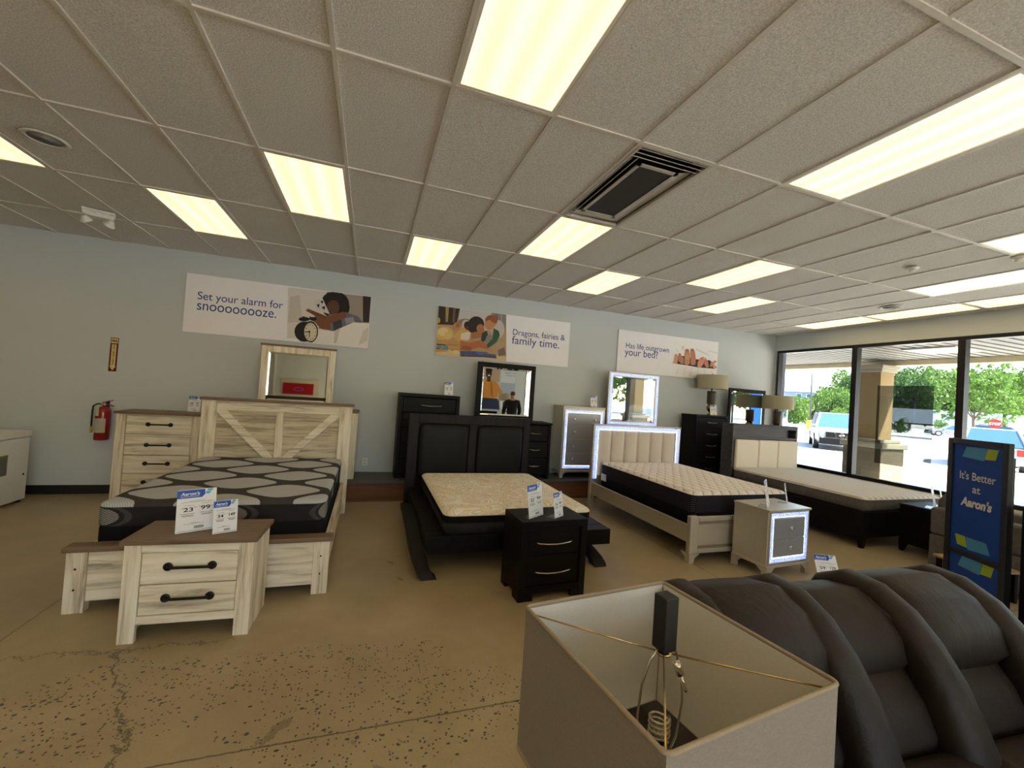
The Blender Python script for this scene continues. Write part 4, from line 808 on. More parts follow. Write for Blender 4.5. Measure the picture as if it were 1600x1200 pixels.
ART={
'alarm':[('e0d8d2',[(0.517,0.977),(0.738,0.988),(0.761,0.126),(0.534,0.053)]),('cfc5bb',[(0.531,0.812),(0.585,0.856),(0.611,0.375),(0.530,0.335)]),('a39789',[(0.735,0.987),(0.998,0.996),(0.998,0.487),(0.750,0.400)]),('2b1d1a',[(0.948,0.996),(0.998,0.996),(0.998,0.503),(0.960,0.497)]),('1b1312',[(0.871,0.795),(0.868,0.704),(0.856,0.620),(0.835,0.554),(0.808,0.513),(0.779,0.503),(0.751,0.524),(0.728,0.573),(0.711,0.645),(0.704,0.731),(0.707,0.821),(0.719,0.904),(0.739,0.970),(0.766,0.996),(0.795,0.996),(0.823,0.996),(0.847,0.955),(0.864,0.883)]),('1b1312',[(0.874,0.749),(0.873,0.685),(0.867,0.626),(0.856,0.580),(0.843,0.553),(0.828,0.547),(0.813,0.564),(0.801,0.602),(0.792,0.654),(0.788,0.717),(0.789,0.781),(0.795,0.839),(0.805,0.885),(0.819,0.913),(0.833,0.919),(0.848,0.902),(0.861,0.865),(0.869,0.812)]),('5b3a2a',[(0.814,0.722),(0.813,0.674),(0.808,0.630),(0.799,0.595),(0.787,0.574),(0.775,0.569),(0.762,0.581),(0.752,0.609),(0.744,0.648),(0.741,0.694),(0.742,0.742),(0.747,0.786),(0.756,0.821),(0.768,0.842),(0.780,0.847),(0.793,0.835),(0.803,0.808),(0.811,0.769)]),('d5cfc9',[(0.669,0.798),(0.714,0.850),(0.760,0.578),(0.681,0.618)]),('171313',[(0.682,0.722),(0.699,0.741),(0.696,0.663)]),('171313',[(0.701,0.795),(0.718,0.811),(0.716,0.747)]),('171313',[(0.711,0.687),(0.731,0.718),(0.730,0.637)]),('6b6773',[(0.756,0.565),(0.855,0.648),(0.929,0.593),(0.960,0.493),(0.807,0.257),(0.700,0.291)]),('3c3a46',[(0.780,0.458),(0.829,0.522),(0.841,0.338),(0.793,0.264)]),('9a949c',[(0.850,0.529),(0.900,0.571),(0.910,0.480),(0.860,0.427)]),('7d4c31',[(0.624,0.590),(0.635,0.631),(0.750,0.528),(0.840,0.654),(0.862,0.599),(0.854,0.542),(0.768,0.407),(0.774,0.293),(0.728,0.277),(0.699,0.332),(0.687,0.379),(0.647,0.456),(0.647,0.493),(0.678,0.479),(0.677,0.513)]),('633a26',[(0.658,0.575),(0.744,0.503),(0.741,0.485),(0.655,0.556)]),('ece4de',[(0.687,0.259),(0.789,0.263),(0.903,0.473),(0.998,0.487),(0.998,0.004),(0.631,0.004),(0.662,0.140)]),('cfc5be',[(0.796,0.277),(0.827,0.334),(0.814,0.049),(0.798,0.044)]),('d8cfc8',[(0.965,0.333),(0.997,0.415),(0.996,0.153),(0.943,0.042)]),('161414',[(0.681,0.220),(0.679,0.155),(0.671,0.095),(0.657,0.049),(0.640,0.021),(0.621,0.015),(0.603,0.032),(0.587,0.069),(0.576,0.121),(0.571,0.183),(0.573,0.248),(0.581,0.307),(0.594,0.353),(0.612,0.381),(0.631,0.388),(0.649,0.372),(0.665,0.336),(0.676,0.283)]),('161414',[(0.703,0.227),(0.702,0.159),(0.696,0.097),(0.686,0.050),(0.673,0.022),(0.658,0.018),(0.643,0.037),(0.631,0.077),(0.622,0.133),(0.618,0.199),(0.618,0.266),(0.624,0.327),(0.634,0.375),(0.648,0.403),(0.663,0.408),(0.677,0.390),(0.690,0.350),(0.699,0.294)]),('ded2b4',[(0.696,0.220),(0.695,0.162),(0.691,0.109),(0.682,0.068),(0.671,0.044),(0.658,0.040),(0.646,0.057),(0.636,0.091),(0.628,0.140),(0.625,0.196),(0.625,0.255),(0.630,0.307),(0.639,0.348),(0.650,0.372),(0.662,0.376),(0.674,0.360),(0.685,0.326),(0.693,0.277)]),('161414',[(0.628,0.202),(0.653,0.220),(0.653,0.201),(0.628,0.189)]),('161414',[(0.651,0.210),(0.656,0.212),(0.658,0.111),(0.654,0.110)]),('161414',[(0.659,0.213),(0.659,0.206),(0.658,0.201),(0.657,0.196),(0.655,0.193),(0.653,0.193),(0.652,0.194),(0.650,0.198),(0.649,0.203),(0.648,0.209),(0.649,0.215),(0.649,0.221),(0.651,0.226),(0.652,0.228),(0.654,0.229),(0.656,0.228),(0.658,0.224),(0.659,0.219)]),('161414',[(0.651,0.442),(0.649,0.427),(0.644,0.413),(0.636,0.401),(0.626,0.392),(0.616,0.389),(0.605,0.390),(0.597,0.396),(0.591,0.406),(0.589,0.420),(0.591,0.434),(0.596,0.448),(0.604,0.460),(0.614,0.469),(0.624,0.473),(0.634,0.472),(0.643,0.465),(0.648,0.455)]),('161414',[(0.690,0.460),(0.689,0.447),(0.686,0.435),(0.680,0.425),(0.674,0.418),(0.667,0.416),(0.660,0.418),(0.654,0.424),(0.650,0.433),(0.649,0.445),(0.649,0.458),(0.653,0.471),(0.658,0.481),(0.665,0.487),(0.672,0.490),(0.679,0.488),(0.684,0.482),(0.688,0.472)]),('161414',[(0.608,0.477),(0.619,0.481),(0.619,0.447),(0.609,0.443)]),('161414',[(0.612,0.055),(0.623,0.047),(0.607,0.008)]),('161414',[(0.668,0.050),(0.676,0.018),(0.672,0.005)]),('3a3530',[(0.654,0.353),(0.659,0.355),(0.659,0.334),(0.655,0.333)]),('3a3530',[(0.669,0.340),(0.673,0.341),(0.673,0.321),(0.669,0.319)]),('3a3530',[(0.680,0.293),(0.684,0.295),(0.685,0.274),(0.681,0.273)]),('3a3530',[(0.686,0.226),(0.690,0.227),(0.690,0.207),(0.686,0.205)]),('3a3530',[(0.684,0.156),(0.688,0.158),(0.688,0.137),(0.684,0.136)]),('3a3530',[(0.675,0.103),(0.679,0.104),(0.679,0.084),(0.675,0.082)]),('3a3530',[(0.661,0.080),(0.666,0.081),(0.666,0.061),(0.662,0.060)]),('3a3530',[(0.647,0.094),(0.651,0.095),(0.652,0.075),(0.648,0.074)]),('3a3530',[(0.636,0.141),(0.640,0.142),(0.641,0.122),(0.636,0.120)]),('3a3530',[(0.630,0.208),(0.635,0.209),(0.635,0.189),(0.631,0.187)]),('3a3530',[(0.632,0.277),(0.636,0.278),(0.637,0.258),(0.633,0.257)]),('3a3530',[(0.641,0.330),(0.645,0.332),(0.646,0.311),(0.642,0.310)]),],
'family':[('b89a72',[(0.002,0.996),(0.487,0.996),(0.511,0.004),(0.002,0.004)]),('cdc8c6',[(0.145,0.996),(0.375,0.996),(0.390,0.614),(0.148,0.595)]),('35271e',[(0.002,0.996),(0.149,0.996),(0.131,0.647),(0.003,0.620)]),('b18b4c',[(0.049,0.996),(0.072,0.996),(0.072,0.694),(0.056,0.689)]),('6b5642',[(0.102,0.994),(0.120,0.994),(0.118,0.700),(0.103,0.695)]),('8c8480',[(0.374,0.996),(0.487,0.996),(0.487,0.645),(0.413,0.781)]),('6f6864',[(0.404,0.995),(0.418,0.994),(0.433,0.807),(0.423,0.804)]),('a39c98',[(0.442,0.996),(0.456,0.996),(0.464,0.738),(0.454,0.754)]),('8f7a66',[(0.248,0.725),(0.245,0.691),(0.236,0.659),(0.221,0.632),(0.203,0.614),(0.183,0.608),(0.164,0.613),(0.148,0.630),(0.138,0.655),(0.134,0.686),(0.136,0.720),(0.145,0.752),(0.160,0.778),(0.178,0.796),(0.198,0.803),(0.217,0.798),(0.233,0.782),(0.244,0.757)]),('c9c0ba',[(0.481,0.683),(0.480,0.614),(0.473,0.551),(0.460,0.503),(0.444,0.474),(0.426,0.469),(0.409,0.488),(0.394,0.528),(0.384,0.584),(0.379,0.650),(0.381,0.719),(0.388,0.781),(0.400,0.829),(0.416,0.858),(0.434,0.864),(0.451,0.846),(0.466,0.807),(0.476,0.750)]),('c9c0ba',[(0.226,0.679),(0.226,0.639),(0.222,0.603),(0.214,0.574),(0.205,0.558),(0.195,0.554),(0.186,0.565),(0.178,0.588),(0.172,0.621),(0.169,0.660),(0.170,0.700),(0.174,0.736),(0.181,0.764),(0.190,0.781),(0.200,0.784),(0.210,0.774),(0.218,0.751),(0.224,0.718)]),('d9b46c',[(0.116,0.461),(0.113,0.409),(0.103,0.361),(0.088,0.323),(0.069,0.300),(0.048,0.294),(0.028,0.306),(0.011,0.334),(0.002,0.375),(0.002,0.424),(0.002,0.475),(0.007,0.522),(0.022,0.559),(0.041,0.583),(0.062,0.590),(0.082,0.579),(0.099,0.551),(0.111,0.510)]),('e7cf93',[(0.082,0.488),(0.080,0.459),(0.074,0.431),(0.065,0.409),(0.053,0.395),(0.040,0.391),(0.028,0.398),(0.018,0.414),(0.011,0.437),(0.008,0.465),(0.010,0.495),(0.016,0.522),(0.025,0.544),(0.037,0.558),(0.049,0.562),(0.062,0.556),(0.072,0.540),(0.079,0.517)]),('e0bd7c',[(0.105,0.429),(0.104,0.402),(0.100,0.378),(0.094,0.359),(0.086,0.348),(0.077,0.345),(0.069,0.352),(0.062,0.367),(0.058,0.388),(0.056,0.414),(0.056,0.440),(0.060,0.464),(0.066,0.483),(0.074,0.494),(0.083,0.497),(0.091,0.491),(0.098,0.476),(0.103,0.454)]),('c7985c',[(0.002,0.312),(0.173,0.353),(0.169,0.100),(0.002,0.010)]),('a87a44',[(0.004,0.228),(0.163,0.253),(0.163,0.234),(0.005,0.206)]),('b5854c',[(0.015,0.137),(0.159,0.155),(0.159,0.136),(0.016,0.114)]),('dcc098',[(0.002,0.057),(0.140,0.121),(0.508,0.104),(0.511,0.004),(0.002,0.004)]),('c08a5c',[(0.098,0.579),(0.118,0.690),(0.145,0.725),(0.173,0.623),(0.125,0.530)]),('a5683c',[(0.128,0.665),(0.146,0.710),(0.157,0.627),(0.136,0.591)]),('d6a864',[(0.108,0.411),(0.180,0.625),(0.242,0.577),(0.236,0.429),(0.212,0.335),(0.148,0.326)]),('ddd4c8',[(0.167,0.486),(0.236,0.556),(0.227,0.368),(0.168,0.370)]),('a8744c',[(0.239,0.566),(0.324,0.593),(0.321,0.454),(0.243,0.392)]),('27191a',[(0.329,0.736),(0.327,0.679),(0.318,0.627),(0.303,0.585),(0.285,0.560),(0.265,0.554),(0.246,0.567),(0.230,0.599),(0.219,0.644),(0.214,0.698),(0.216,0.754),(0.225,0.806),(0.239,0.847),(0.257,0.873),(0.277,0.880),(0.296,0.868),(0.313,0.837),(0.324,0.791)]),('27191a',[(0.234,0.677),(0.233,0.648),(0.229,0.621),(0.223,0.600),(0.215,0.587),(0.207,0.585),(0.199,0.592),(0.192,0.609),(0.187,0.633),(0.185,0.661),(0.186,0.691),(0.189,0.717),(0.195,0.738),(0.203,0.751),(0.212,0.754),(0.220,0.746),(0.227,0.730),(0.231,0.706)]),('5a3a24',[(0.223,0.620),(0.222,0.605),(0.220,0.591),(0.217,0.581),(0.212,0.574),(0.207,0.573),(0.202,0.576),(0.199,0.584),(0.196,0.596),(0.195,0.610),(0.195,0.625),(0.197,0.639),(0.201,0.649),(0.205,0.656),(0.210,0.657),(0.215,0.654),(0.219,0.646),(0.222,0.634)]),('27191a',[(0.274,0.617),(0.273,0.589),(0.268,0.565),(0.261,0.545),(0.251,0.533),(0.241,0.529),(0.232,0.536),(0.223,0.550),(0.218,0.572),(0.215,0.598),(0.217,0.625),(0.221,0.649),(0.228,0.669),(0.238,0.681),(0.248,0.685),(0.257,0.679),(0.266,0.664),(0.271,0.642)]),('b3744e',[(0.331,0.645),(0.330,0.612),(0.326,0.582),(0.319,0.559),(0.310,0.545),(0.300,0.542),(0.291,0.550),(0.283,0.569),(0.278,0.596),(0.275,0.627),(0.276,0.659),(0.280,0.689),(0.287,0.712),(0.296,0.726),(0.305,0.729),(0.315,0.721),(0.323,0.703),(0.328,0.676)]),('b3744e',[(0.298,0.566),(0.332,0.655),(0.332,0.596),(0.312,0.521)]),('8b5430',[(0.424,0.848),(0.422,0.808),(0.415,0.771),(0.403,0.741),(0.389,0.723),(0.373,0.717),(0.358,0.726),(0.345,0.747),(0.337,0.779),(0.333,0.816),(0.335,0.856),(0.342,0.893),(0.353,0.922),(0.367,0.941),(0.383,0.946),(0.398,0.938),(0.411,0.917),(0.420,0.886)]),('cb8d62',[(0.401,0.741),(0.400,0.702),(0.394,0.667),(0.386,0.640),(0.375,0.623),(0.363,0.619),(0.351,0.629),(0.341,0.650),(0.334,0.681),(0.331,0.718),(0.332,0.756),(0.338,0.790),(0.346,0.818),(0.357,0.835),(0.369,0.839),(0.381,0.830),(0.391,0.809),(0.398,0.778)]),('cb8d62',[(0.410,0.756),(0.409,0.738),(0.407,0.722),(0.404,0.709),(0.399,0.701),(0.394,0.700),(0.389,0.704),(0.385,0.714),(0.382,0.729),(0.380,0.746),(0.381,0.764),(0.383,0.780),(0.387,0.792),(0.391,0.800),(0.396,0.802),(0.401,0.797),(0.406,0.787),(0.409,0.773)]),('9a5c36',[(0.426,0.874),(0.425,0.848),(0.421,0.824),(0.414,0.805),(0.405,0.793),(0.396,0.790),(0.387,0.796),(0.380,0.810),(0.374,0.831),(0.372,0.856),(0.373,0.881),(0.377,0.905),(0.384,0.925),(0.392,0.937),(0.402,0.940),(0.411,0.934),(0.418,0.920),(0.424,0.899)]),('1f3b30',[(0.318,0.548),(0.350,0.611),(0.367,0.468),(0.330,0.358),(0.312,0.393)]),('2f5a42',[(0.399,0.677),(0.438,0.629),(0.449,0.533),(0.427,0.386),(0.392,0.296),(0.366,0.239),(0.355,0.310),(0.395,0.457)]),('8e857e',[(0.353,0.504),(0.386,0.543),(0.395,0.437),(0.357,0.346),(0.337,0.321)]),('b99c7c',[(0.394,0.237),(0.451,0.403),(0.476,0.360),(0.498,0.183),(0.444,0.139)]),('7d6a5a',[(0.442,0.229),(0.488,0.302),(0.503,0.144),(0.452,0.091)]),('bb6c3e',[(0.167,0.347),(0.226,0.313),(0.302,0.390),(0.361,0.308),(0.360,0.218),(0.306,0.243),(0.236,0.156),(0.168,0.158)]),('98522c',[(0.189,0.241),(0.247,0.237),(0.246,0.158),(0.171,0.149)]),('c98a60',[(0.348,0.185),(0.393,0.257),(0.401,0.209),(0.362,0.145)]),('4c5078',[(0.169,0.129),(0.269,0.153),(0.309,0.135),(0.427,0.125),(0.437,0.055),(0.337,0.063),(0.174,0.027)]),('5a66a0',[(0.269,0.153),(0.375,0.160),(0.343,0.104),(0.310,0.084)]),('20223a',[(0.174,0.031),(0.337,0.063),(0.436,0.059),(0.433,0.046),(0.338,0.047),(0.175,0.016)]),('4f8fb5',[(0.041,0.172),(0.040,0.159),(0.038,0.147),(0.033,0.137),(0.028,0.131),(0.022,0.129),(0.016,0.132),(0.011,0.140),(0.008,0.150),(0.007,0.163),(0.008,0.176),(0.010,0.188),(0.015,0.198),(0.020,0.204),(0.026,0.205),(0.032,0.202),(0.037,0.195),(0.040,0.185)]),('4f8fb5',[(0.088,0.171),(0.087,0.157),(0.084,0.143),(0.078,0.132),(0.072,0.125),(0.064,0.124),(0.057,0.127),(0.052,0.135),(0.048,0.146),(0.046,0.160),(0.047,0.175),(0.051,0.188),(0.056,0.199),(0.063,0.206),(0.070,0.208),(0.077,0.205),(0.083,0.197),(0.087,0.185)]),('1c1c22',[(0.007,0.229),(0.063,0.226),(0.066,0.207),(0.008,0.207)]),('1c1c22',[(0.006,0.144),(0.028,0.140),(0.028,0.125),(0.006,0.125)]),('e8cf9c',[(0.166,0.099),(0.165,0.083),(0.161,0.068),(0.154,0.056),(0.146,0.048),(0.138,0.046),(0.129,0.050),(0.122,0.058),(0.118,0.071),(0.116,0.086),(0.117,0.102),(0.121,0.117),(0.127,0.129),(0.136,0.137),(0.144,0.139),(0.153,0.136),(0.160,0.127),(0.164,0.114)]),('e3c284',[(0.112,0.104),(0.111,0.092),(0.109,0.081),(0.105,0.073),(0.100,0.067),(0.095,0.066),(0.090,0.069),(0.086,0.076),(0.083,0.085),(0.082,0.097),(0.082,0.109),(0.085,0.120),(0.089,0.128),(0.093,0.134),(0.098,0.135),(0.103,0.132),(0.108,0.126),(0.110,0.116)]),('d8a54e',[(0.019,0.704),(0.019,0.685),(0.017,0.667),(0.015,0.654),(0.011,0.646),(0.008,0.645),(0.004,0.650),(0.002,0.662),(0.002,0.678),(0.002,0.697),(0.002,0.716),(0.002,0.733),(0.002,0.747),(0.005,0.755),(0.009,0.756),(0.013,0.751),(0.016,0.739),(0.018,0.723)]),],
'feet':[('f3efed',[(0.530,0.899),(0.998,0.991),(0.998,0.505),(0.611,0.544),(0.546,0.526)]),('d5d6d8',[(0.610,0.769),(0.637,0.802),(0.632,0.654)]),('d5d6d8',[(0.557,0.710),(0.583,0.657),(0.581,0.605)]),('d9dadc',[(0.759,0.777),(0.911,0.642),(0.905,0.623),(0.768,0.727)]),('d9dadc',[(0.892,0.762),(0.998,0.720),(0.998,0.702),(0.893,0.736)]),('f3efed',[(0.529,0.316),(0.998,0.343),(0.998,0.016),(0.559,0.030)]),('2e2220',[(0.528,0.341),(0.584,0.519),(0.653,0.546),(0.769,0.498),(0.850,0.492),(0.916,0.509),(0.998,0.344),(0.969,0.301),(0.791,0.292),(0.675,0.317),(0.570,0.326)]),('c99a7c',[(0.535,0.334),(0.545,0.543),(0.565,0.583),(0.580,0.536),(0.580,0.345),(0.556,0.326)]),('b97f60',[(0.574,0.500),(0.599,0.592),(0.641,0.482),(0.643,0.344),(0.618,0.338),(0.580,0.423)]),('a86a4c',[(0.609,0.574),(0.608,0.565),(0.606,0.556),(0.603,0.549),(0.599,0.545),(0.595,0.543),(0.591,0.546),(0.587,0.551),(0.585,0.558),(0.584,0.568),(0.584,0.577),(0.586,0.586),(0.589,0.593),(0.593,0.597),(0.597,0.599),(0.602,0.596),(0.605,0.591),(0.608,0.584)]),('c58a68',[(0.650,0.345),(0.644,0.605),(0.651,0.702),(0.668,0.733),(0.689,0.704),(0.705,0.587),(0.706,0.359),(0.679,0.321)]),('b07252',[(0.691,0.696),(0.690,0.683),(0.686,0.670),(0.681,0.660),(0.674,0.654),(0.667,0.652),(0.660,0.654),(0.654,0.661),(0.650,0.672),(0.648,0.684),(0.649,0.698),(0.652,0.710),(0.658,0.720),(0.664,0.726),(0.672,0.729),(0.679,0.726),(0.685,0.719),(0.689,0.709)]),('d39a78',[(0.696,0.532),(0.696,0.508),(0.693,0.486),(0.689,0.469),(0.682,0.459),(0.676,0.458),(0.669,0.464),(0.663,0.478),(0.659,0.498),(0.657,0.521),(0.657,0.545),(0.660,0.567),(0.665,0.584),(0.671,0.594),(0.678,0.596),(0.684,0.589),(0.690,0.575),(0.694,0.555)]),('bd8160',[(0.717,0.344),(0.702,0.673),(0.710,0.745),(0.731,0.755),(0.752,0.687),(0.767,0.515),(0.764,0.356),(0.739,0.336)]),('a96a4a',[(0.740,0.723),(0.740,0.710),(0.737,0.699),(0.732,0.690),(0.726,0.684),(0.720,0.682),(0.714,0.685),(0.709,0.691),(0.705,0.701),(0.704,0.712),(0.704,0.724),(0.707,0.736),(0.712,0.745),(0.718,0.751),(0.724,0.752),(0.730,0.750),(0.735,0.744),(0.739,0.734)]),('d48c6c',[(0.787,0.308),(0.787,0.414),(0.805,0.525),(0.843,0.588),(0.856,0.538),(0.853,0.413),(0.821,0.290)]),('c67e60',[(0.841,0.535),(0.841,0.525),(0.838,0.516),(0.835,0.508),(0.830,0.504),(0.825,0.502),(0.820,0.504),(0.816,0.510),(0.813,0.518),(0.812,0.527),(0.813,0.537),(0.815,0.546),(0.818,0.553),(0.823,0.558),(0.828,0.559),(0.833,0.557),(0.837,0.552),(0.840,0.544)]),('c8805f',[(0.858,0.575),(0.895,0.477),(0.908,0.337),(0.886,0.305),(0.857,0.396)]),('cf9070',[(0.919,0.340),(0.926,0.449),(0.976,0.525),(0.993,0.484),(0.957,0.421),(0.937,0.344)]),('d99c7c',[(0.950,0.419),(0.972,0.424),(0.987,0.338),(0.965,0.300),(0.949,0.347)]),('dedad7',[(0.593,0.262),(0.598,0.263),(0.579,0.051),(0.572,0.050)]),('dedad7',[(0.660,0.262),(0.665,0.264),(0.649,0.049),(0.642,0.047)]),('dedad7',[(0.727,0.262),(0.733,0.264),(0.720,0.046),(0.713,0.045)]),('dedad7',[(0.796,0.263),(0.802,0.264),(0.793,0.044),(0.786,0.042)]),('dedad7',[(0.866,0.263),(0.872,0.264),(0.866,0.041),(0.859,0.040)]),('dedad7',[(0.937,0.263),(0.943,0.264),(0.941,0.039),(0.934,0.037)]),],
}
# ------------------------------------------------------------------ prints and signs
def paint(parent, art, W, Hh, y0=0.0, name='print', step=.0002):
    mats = []; mb = MB(); idx = {}
    for q, (c, pts) in enumerate(art):
        m = flat(c, .45)
        if m.name not in idx: idx[m.name] = len(mats); mats.append(m)
        y = y0 - step * (q + 1)
        mb.add([(u * W, y, v * Hh) for u, v in pts], [tuple(range(len(pts)))], idx[m.name])
    return mb.build(name, mats, parent)
POSTER = plain('poster_board', 'f1eef2', 0.6, var=0.015, scale=4, spec=0.25)
NAVY = flat('1f3f8f', .5)
def poster(label, x0, x1, z0, z1, art, lines):
    W, Hh = x1 - x0, z1 - z0
    t = thing('wall_poster', label, 'poster', (x0, WY - .022, z0), 0, 'long posters on the back wall')
    MB().box(0, W, 0, .021, 0, Hh).build('panel', POSTER, t)
    paint(t, art, W, Hh, -.0004)
    mb = MB()
    for (s, u, v, size, width) in lines: mb.text(s, u * W, v * Hh, size, -.012 + .0, 0, 0.0, 0, 'LEFT', width * W)
    mb.xform(Matrix.Translation((0, .0095, 0))).build('lettering', NAVY, t)
poster('long wall poster with a black alarm clock and the word snoooooooze', -1.61, .825, 2.235, 3.055, ART['alarm'], [('Set your alarm for', .058, .575, .155, .437), ('snoooooooze.', .058, .395, .20, .405)])
poster('long wall poster of a mother and boy reading, about dragons and fairies', 1.88, 4.31, 2.235, 3.055, ART['family'], [('Dragons, fairies &', .542, .585, .15, .415), ('family time.', .542, .395, .20, .375)])
poster('long wall poster of bare feet under white bedding', 5.345, 7.775, 2.245, 3.055, ART['feet'], [('Has life outgrown', .068, .58, .15, .415), ('your bed?', .065, .405, .20, .315)])
# extinguisher and its arrow sign
t = thing('extinguisher_sign', 'narrow red and cream arrow sign above the fire extinguisher', 'sign', (-2.395, WY - .004, 1.62))
MB().box(0, .086, 0, .0035, 0, .447).build('panel', flat('6e1512', .4), t)
s = MB()
s.box(.006, .08, -.001, -.0004, .375, .438, 0); s.add([(.018, -.0005, .36), (.068, -.0005, .36), (.068, -.0005, .07), (.078, -.0005, .07), (.043, -.0005, .012), (.008, -.0005, .07), (.018, -.0005, .07)], [tuple(range(7))], 0)
s.build('arrow', flat('d9c98a', .4), t)
s = MB().text('FIRE', .043, .392, .036, -.0016, 0, .0015, 0, 'CENTER')
for k, c in enumerate('EXTINGUISHER'): s.text(c, .043, .335 - k * .0225, .027, -.0012, 0, .001, 0, 'CENTER')
s.build('lettering', flat('3a1210', .5), t)
t = thing('fire_extinguisher', 'red fire extinguisher hung on the wall left of the rustic chest', 'fire extinguisher', (-2.365, WY - .085, .72))
MB().lathe([(.07, 0), (.078, .012), (.078, .36), (.07, .40), (.045, .425), (.022, .435), (.02, .45)], 32).build('cylinder', M['red_paint'], t, smooth=True)
def wrap(z0, z1, a0, a1, r=.0788):
    n = 12; m = MB(); R0 = []; R1 = []
    for k in range(n + 1): a = math.radians(a0 + (a1 - a0) * k / n); R0.append((r * math.cos(a), r * math.sin(a), z0)); R1.append((r * math.cos(a), r * math.sin(a), z1))
    return m.add(R0 + R1, [(k, k + 1, n + 2 + k, n + 1 + k) for k in range(n)])
wrap(.10, .285, 205, 315).build('label', flat('b9b09c'), t)
wrap(.315, .425, 210, 262, .080).build('tag', flat('cdc4ae'), t)
MB().box(-.025, .025, -.025, .025, .4505, .475).build('valve', M['nickel'], t, bevel=.005)
lv = MB(); lv.hexa([(-.012, -.012, .476), (.10, -.012, .44), (.10, .012, .44), (-.012, .012, .476), (-.012, -.012, .486), (.105, -.012, .45), (.105, .012, .45), (-.012, .012, .486)]); lv.hexa([(-.012, -.012, .487), (.09, -.012, .515), (.09, .012, .515), (-.012, .012, .487), (-.012, -.012, .495), (.09, -.012, .525), (.09, .012, .525), (-.012, .012, .495)])
lv.build('lever', M['red_paint'], t)
MB().tube([(-.02, -.01, .465), (-.06, -.02, .47), (-.095, -.03, .44), (-.10, -.03, .38), (-.10, -.03, .28), (-.10, -.03, .18)], .010, 10).build('hose', M['black_rubber'], t, smooth=True)
MB().tube([(-.10, -.03, .18), (-.10, -.03, .09)], .012, 10, r2=.016).build('nozzle', flat('b8a24a'), t, smooth=True)
MB().box(-.02, .02, .078, .085, .25, .50).build('wall_bracket', M['black_metal'], t)
t = thing('wall_outlet', 'white wall outlet above the low platform between two beds', 'outlet', (.91, WY - .008, .458))
MB().box(-.042, .042, 0, .0078, -.062, .062).build('plate', M['white_plastic'], t, bevel=.003)
o = MB()
for z in (-.03, .018):
    for x in (-.012, .006): o.box(x, x + .005, -.001, -.0002, z, z + .014)
    o.box(-.004, .004, -.001, -.0002, z - .01, z - .004)
o.build('socket', M['black_rubber'], t)
# chest freezer at the left edge
t = thing('chest_freezer', 'white chest freezer with grille and grey energy label at the left edge', 'freezer', (-2.93, 3.20, 0))
MB().box(-.62, 0, 0, 1.18, .03, .775).build('body', M['white_enamel'], t, bevel=.012, seg=3)
MB().box(-.63, .012, -.01, 1.19, .779, .85).build('lid', M['white_enamel'], t, bevel=.014, seg=3)
MB().box(-.61, -.012, .012, 1.168, .7755, .7785).build('gasket', flat('6d6c68'), t)
gr = MB()
for k in range(11): gr.box(.0005, .004, .55, 1.10, .07 + k * .02, .08 + k * .02)
gr.build('grille', M['white_plastic'], t)
MB().box(.0005, .002, .30, .86, .37, .60).build('energy_label', flat('6f6d68'), t)
MB().box(.0022, .003, .66, .86, .575, .60).build('label_flag', flat('8f8a1e'), t)
kn = MB().box(.0005, .010, 1.10, 1.115, .325, .345); kn.build('lamp_switch', M['black_rubber'], t)
for x0 in (-.58, -.06):
    for y0 in (.04, 1.10): MB().box(x0, x0 + .04, y0, y0 + .04, 0, .0295).build('foot', M['black_rubber'], t)

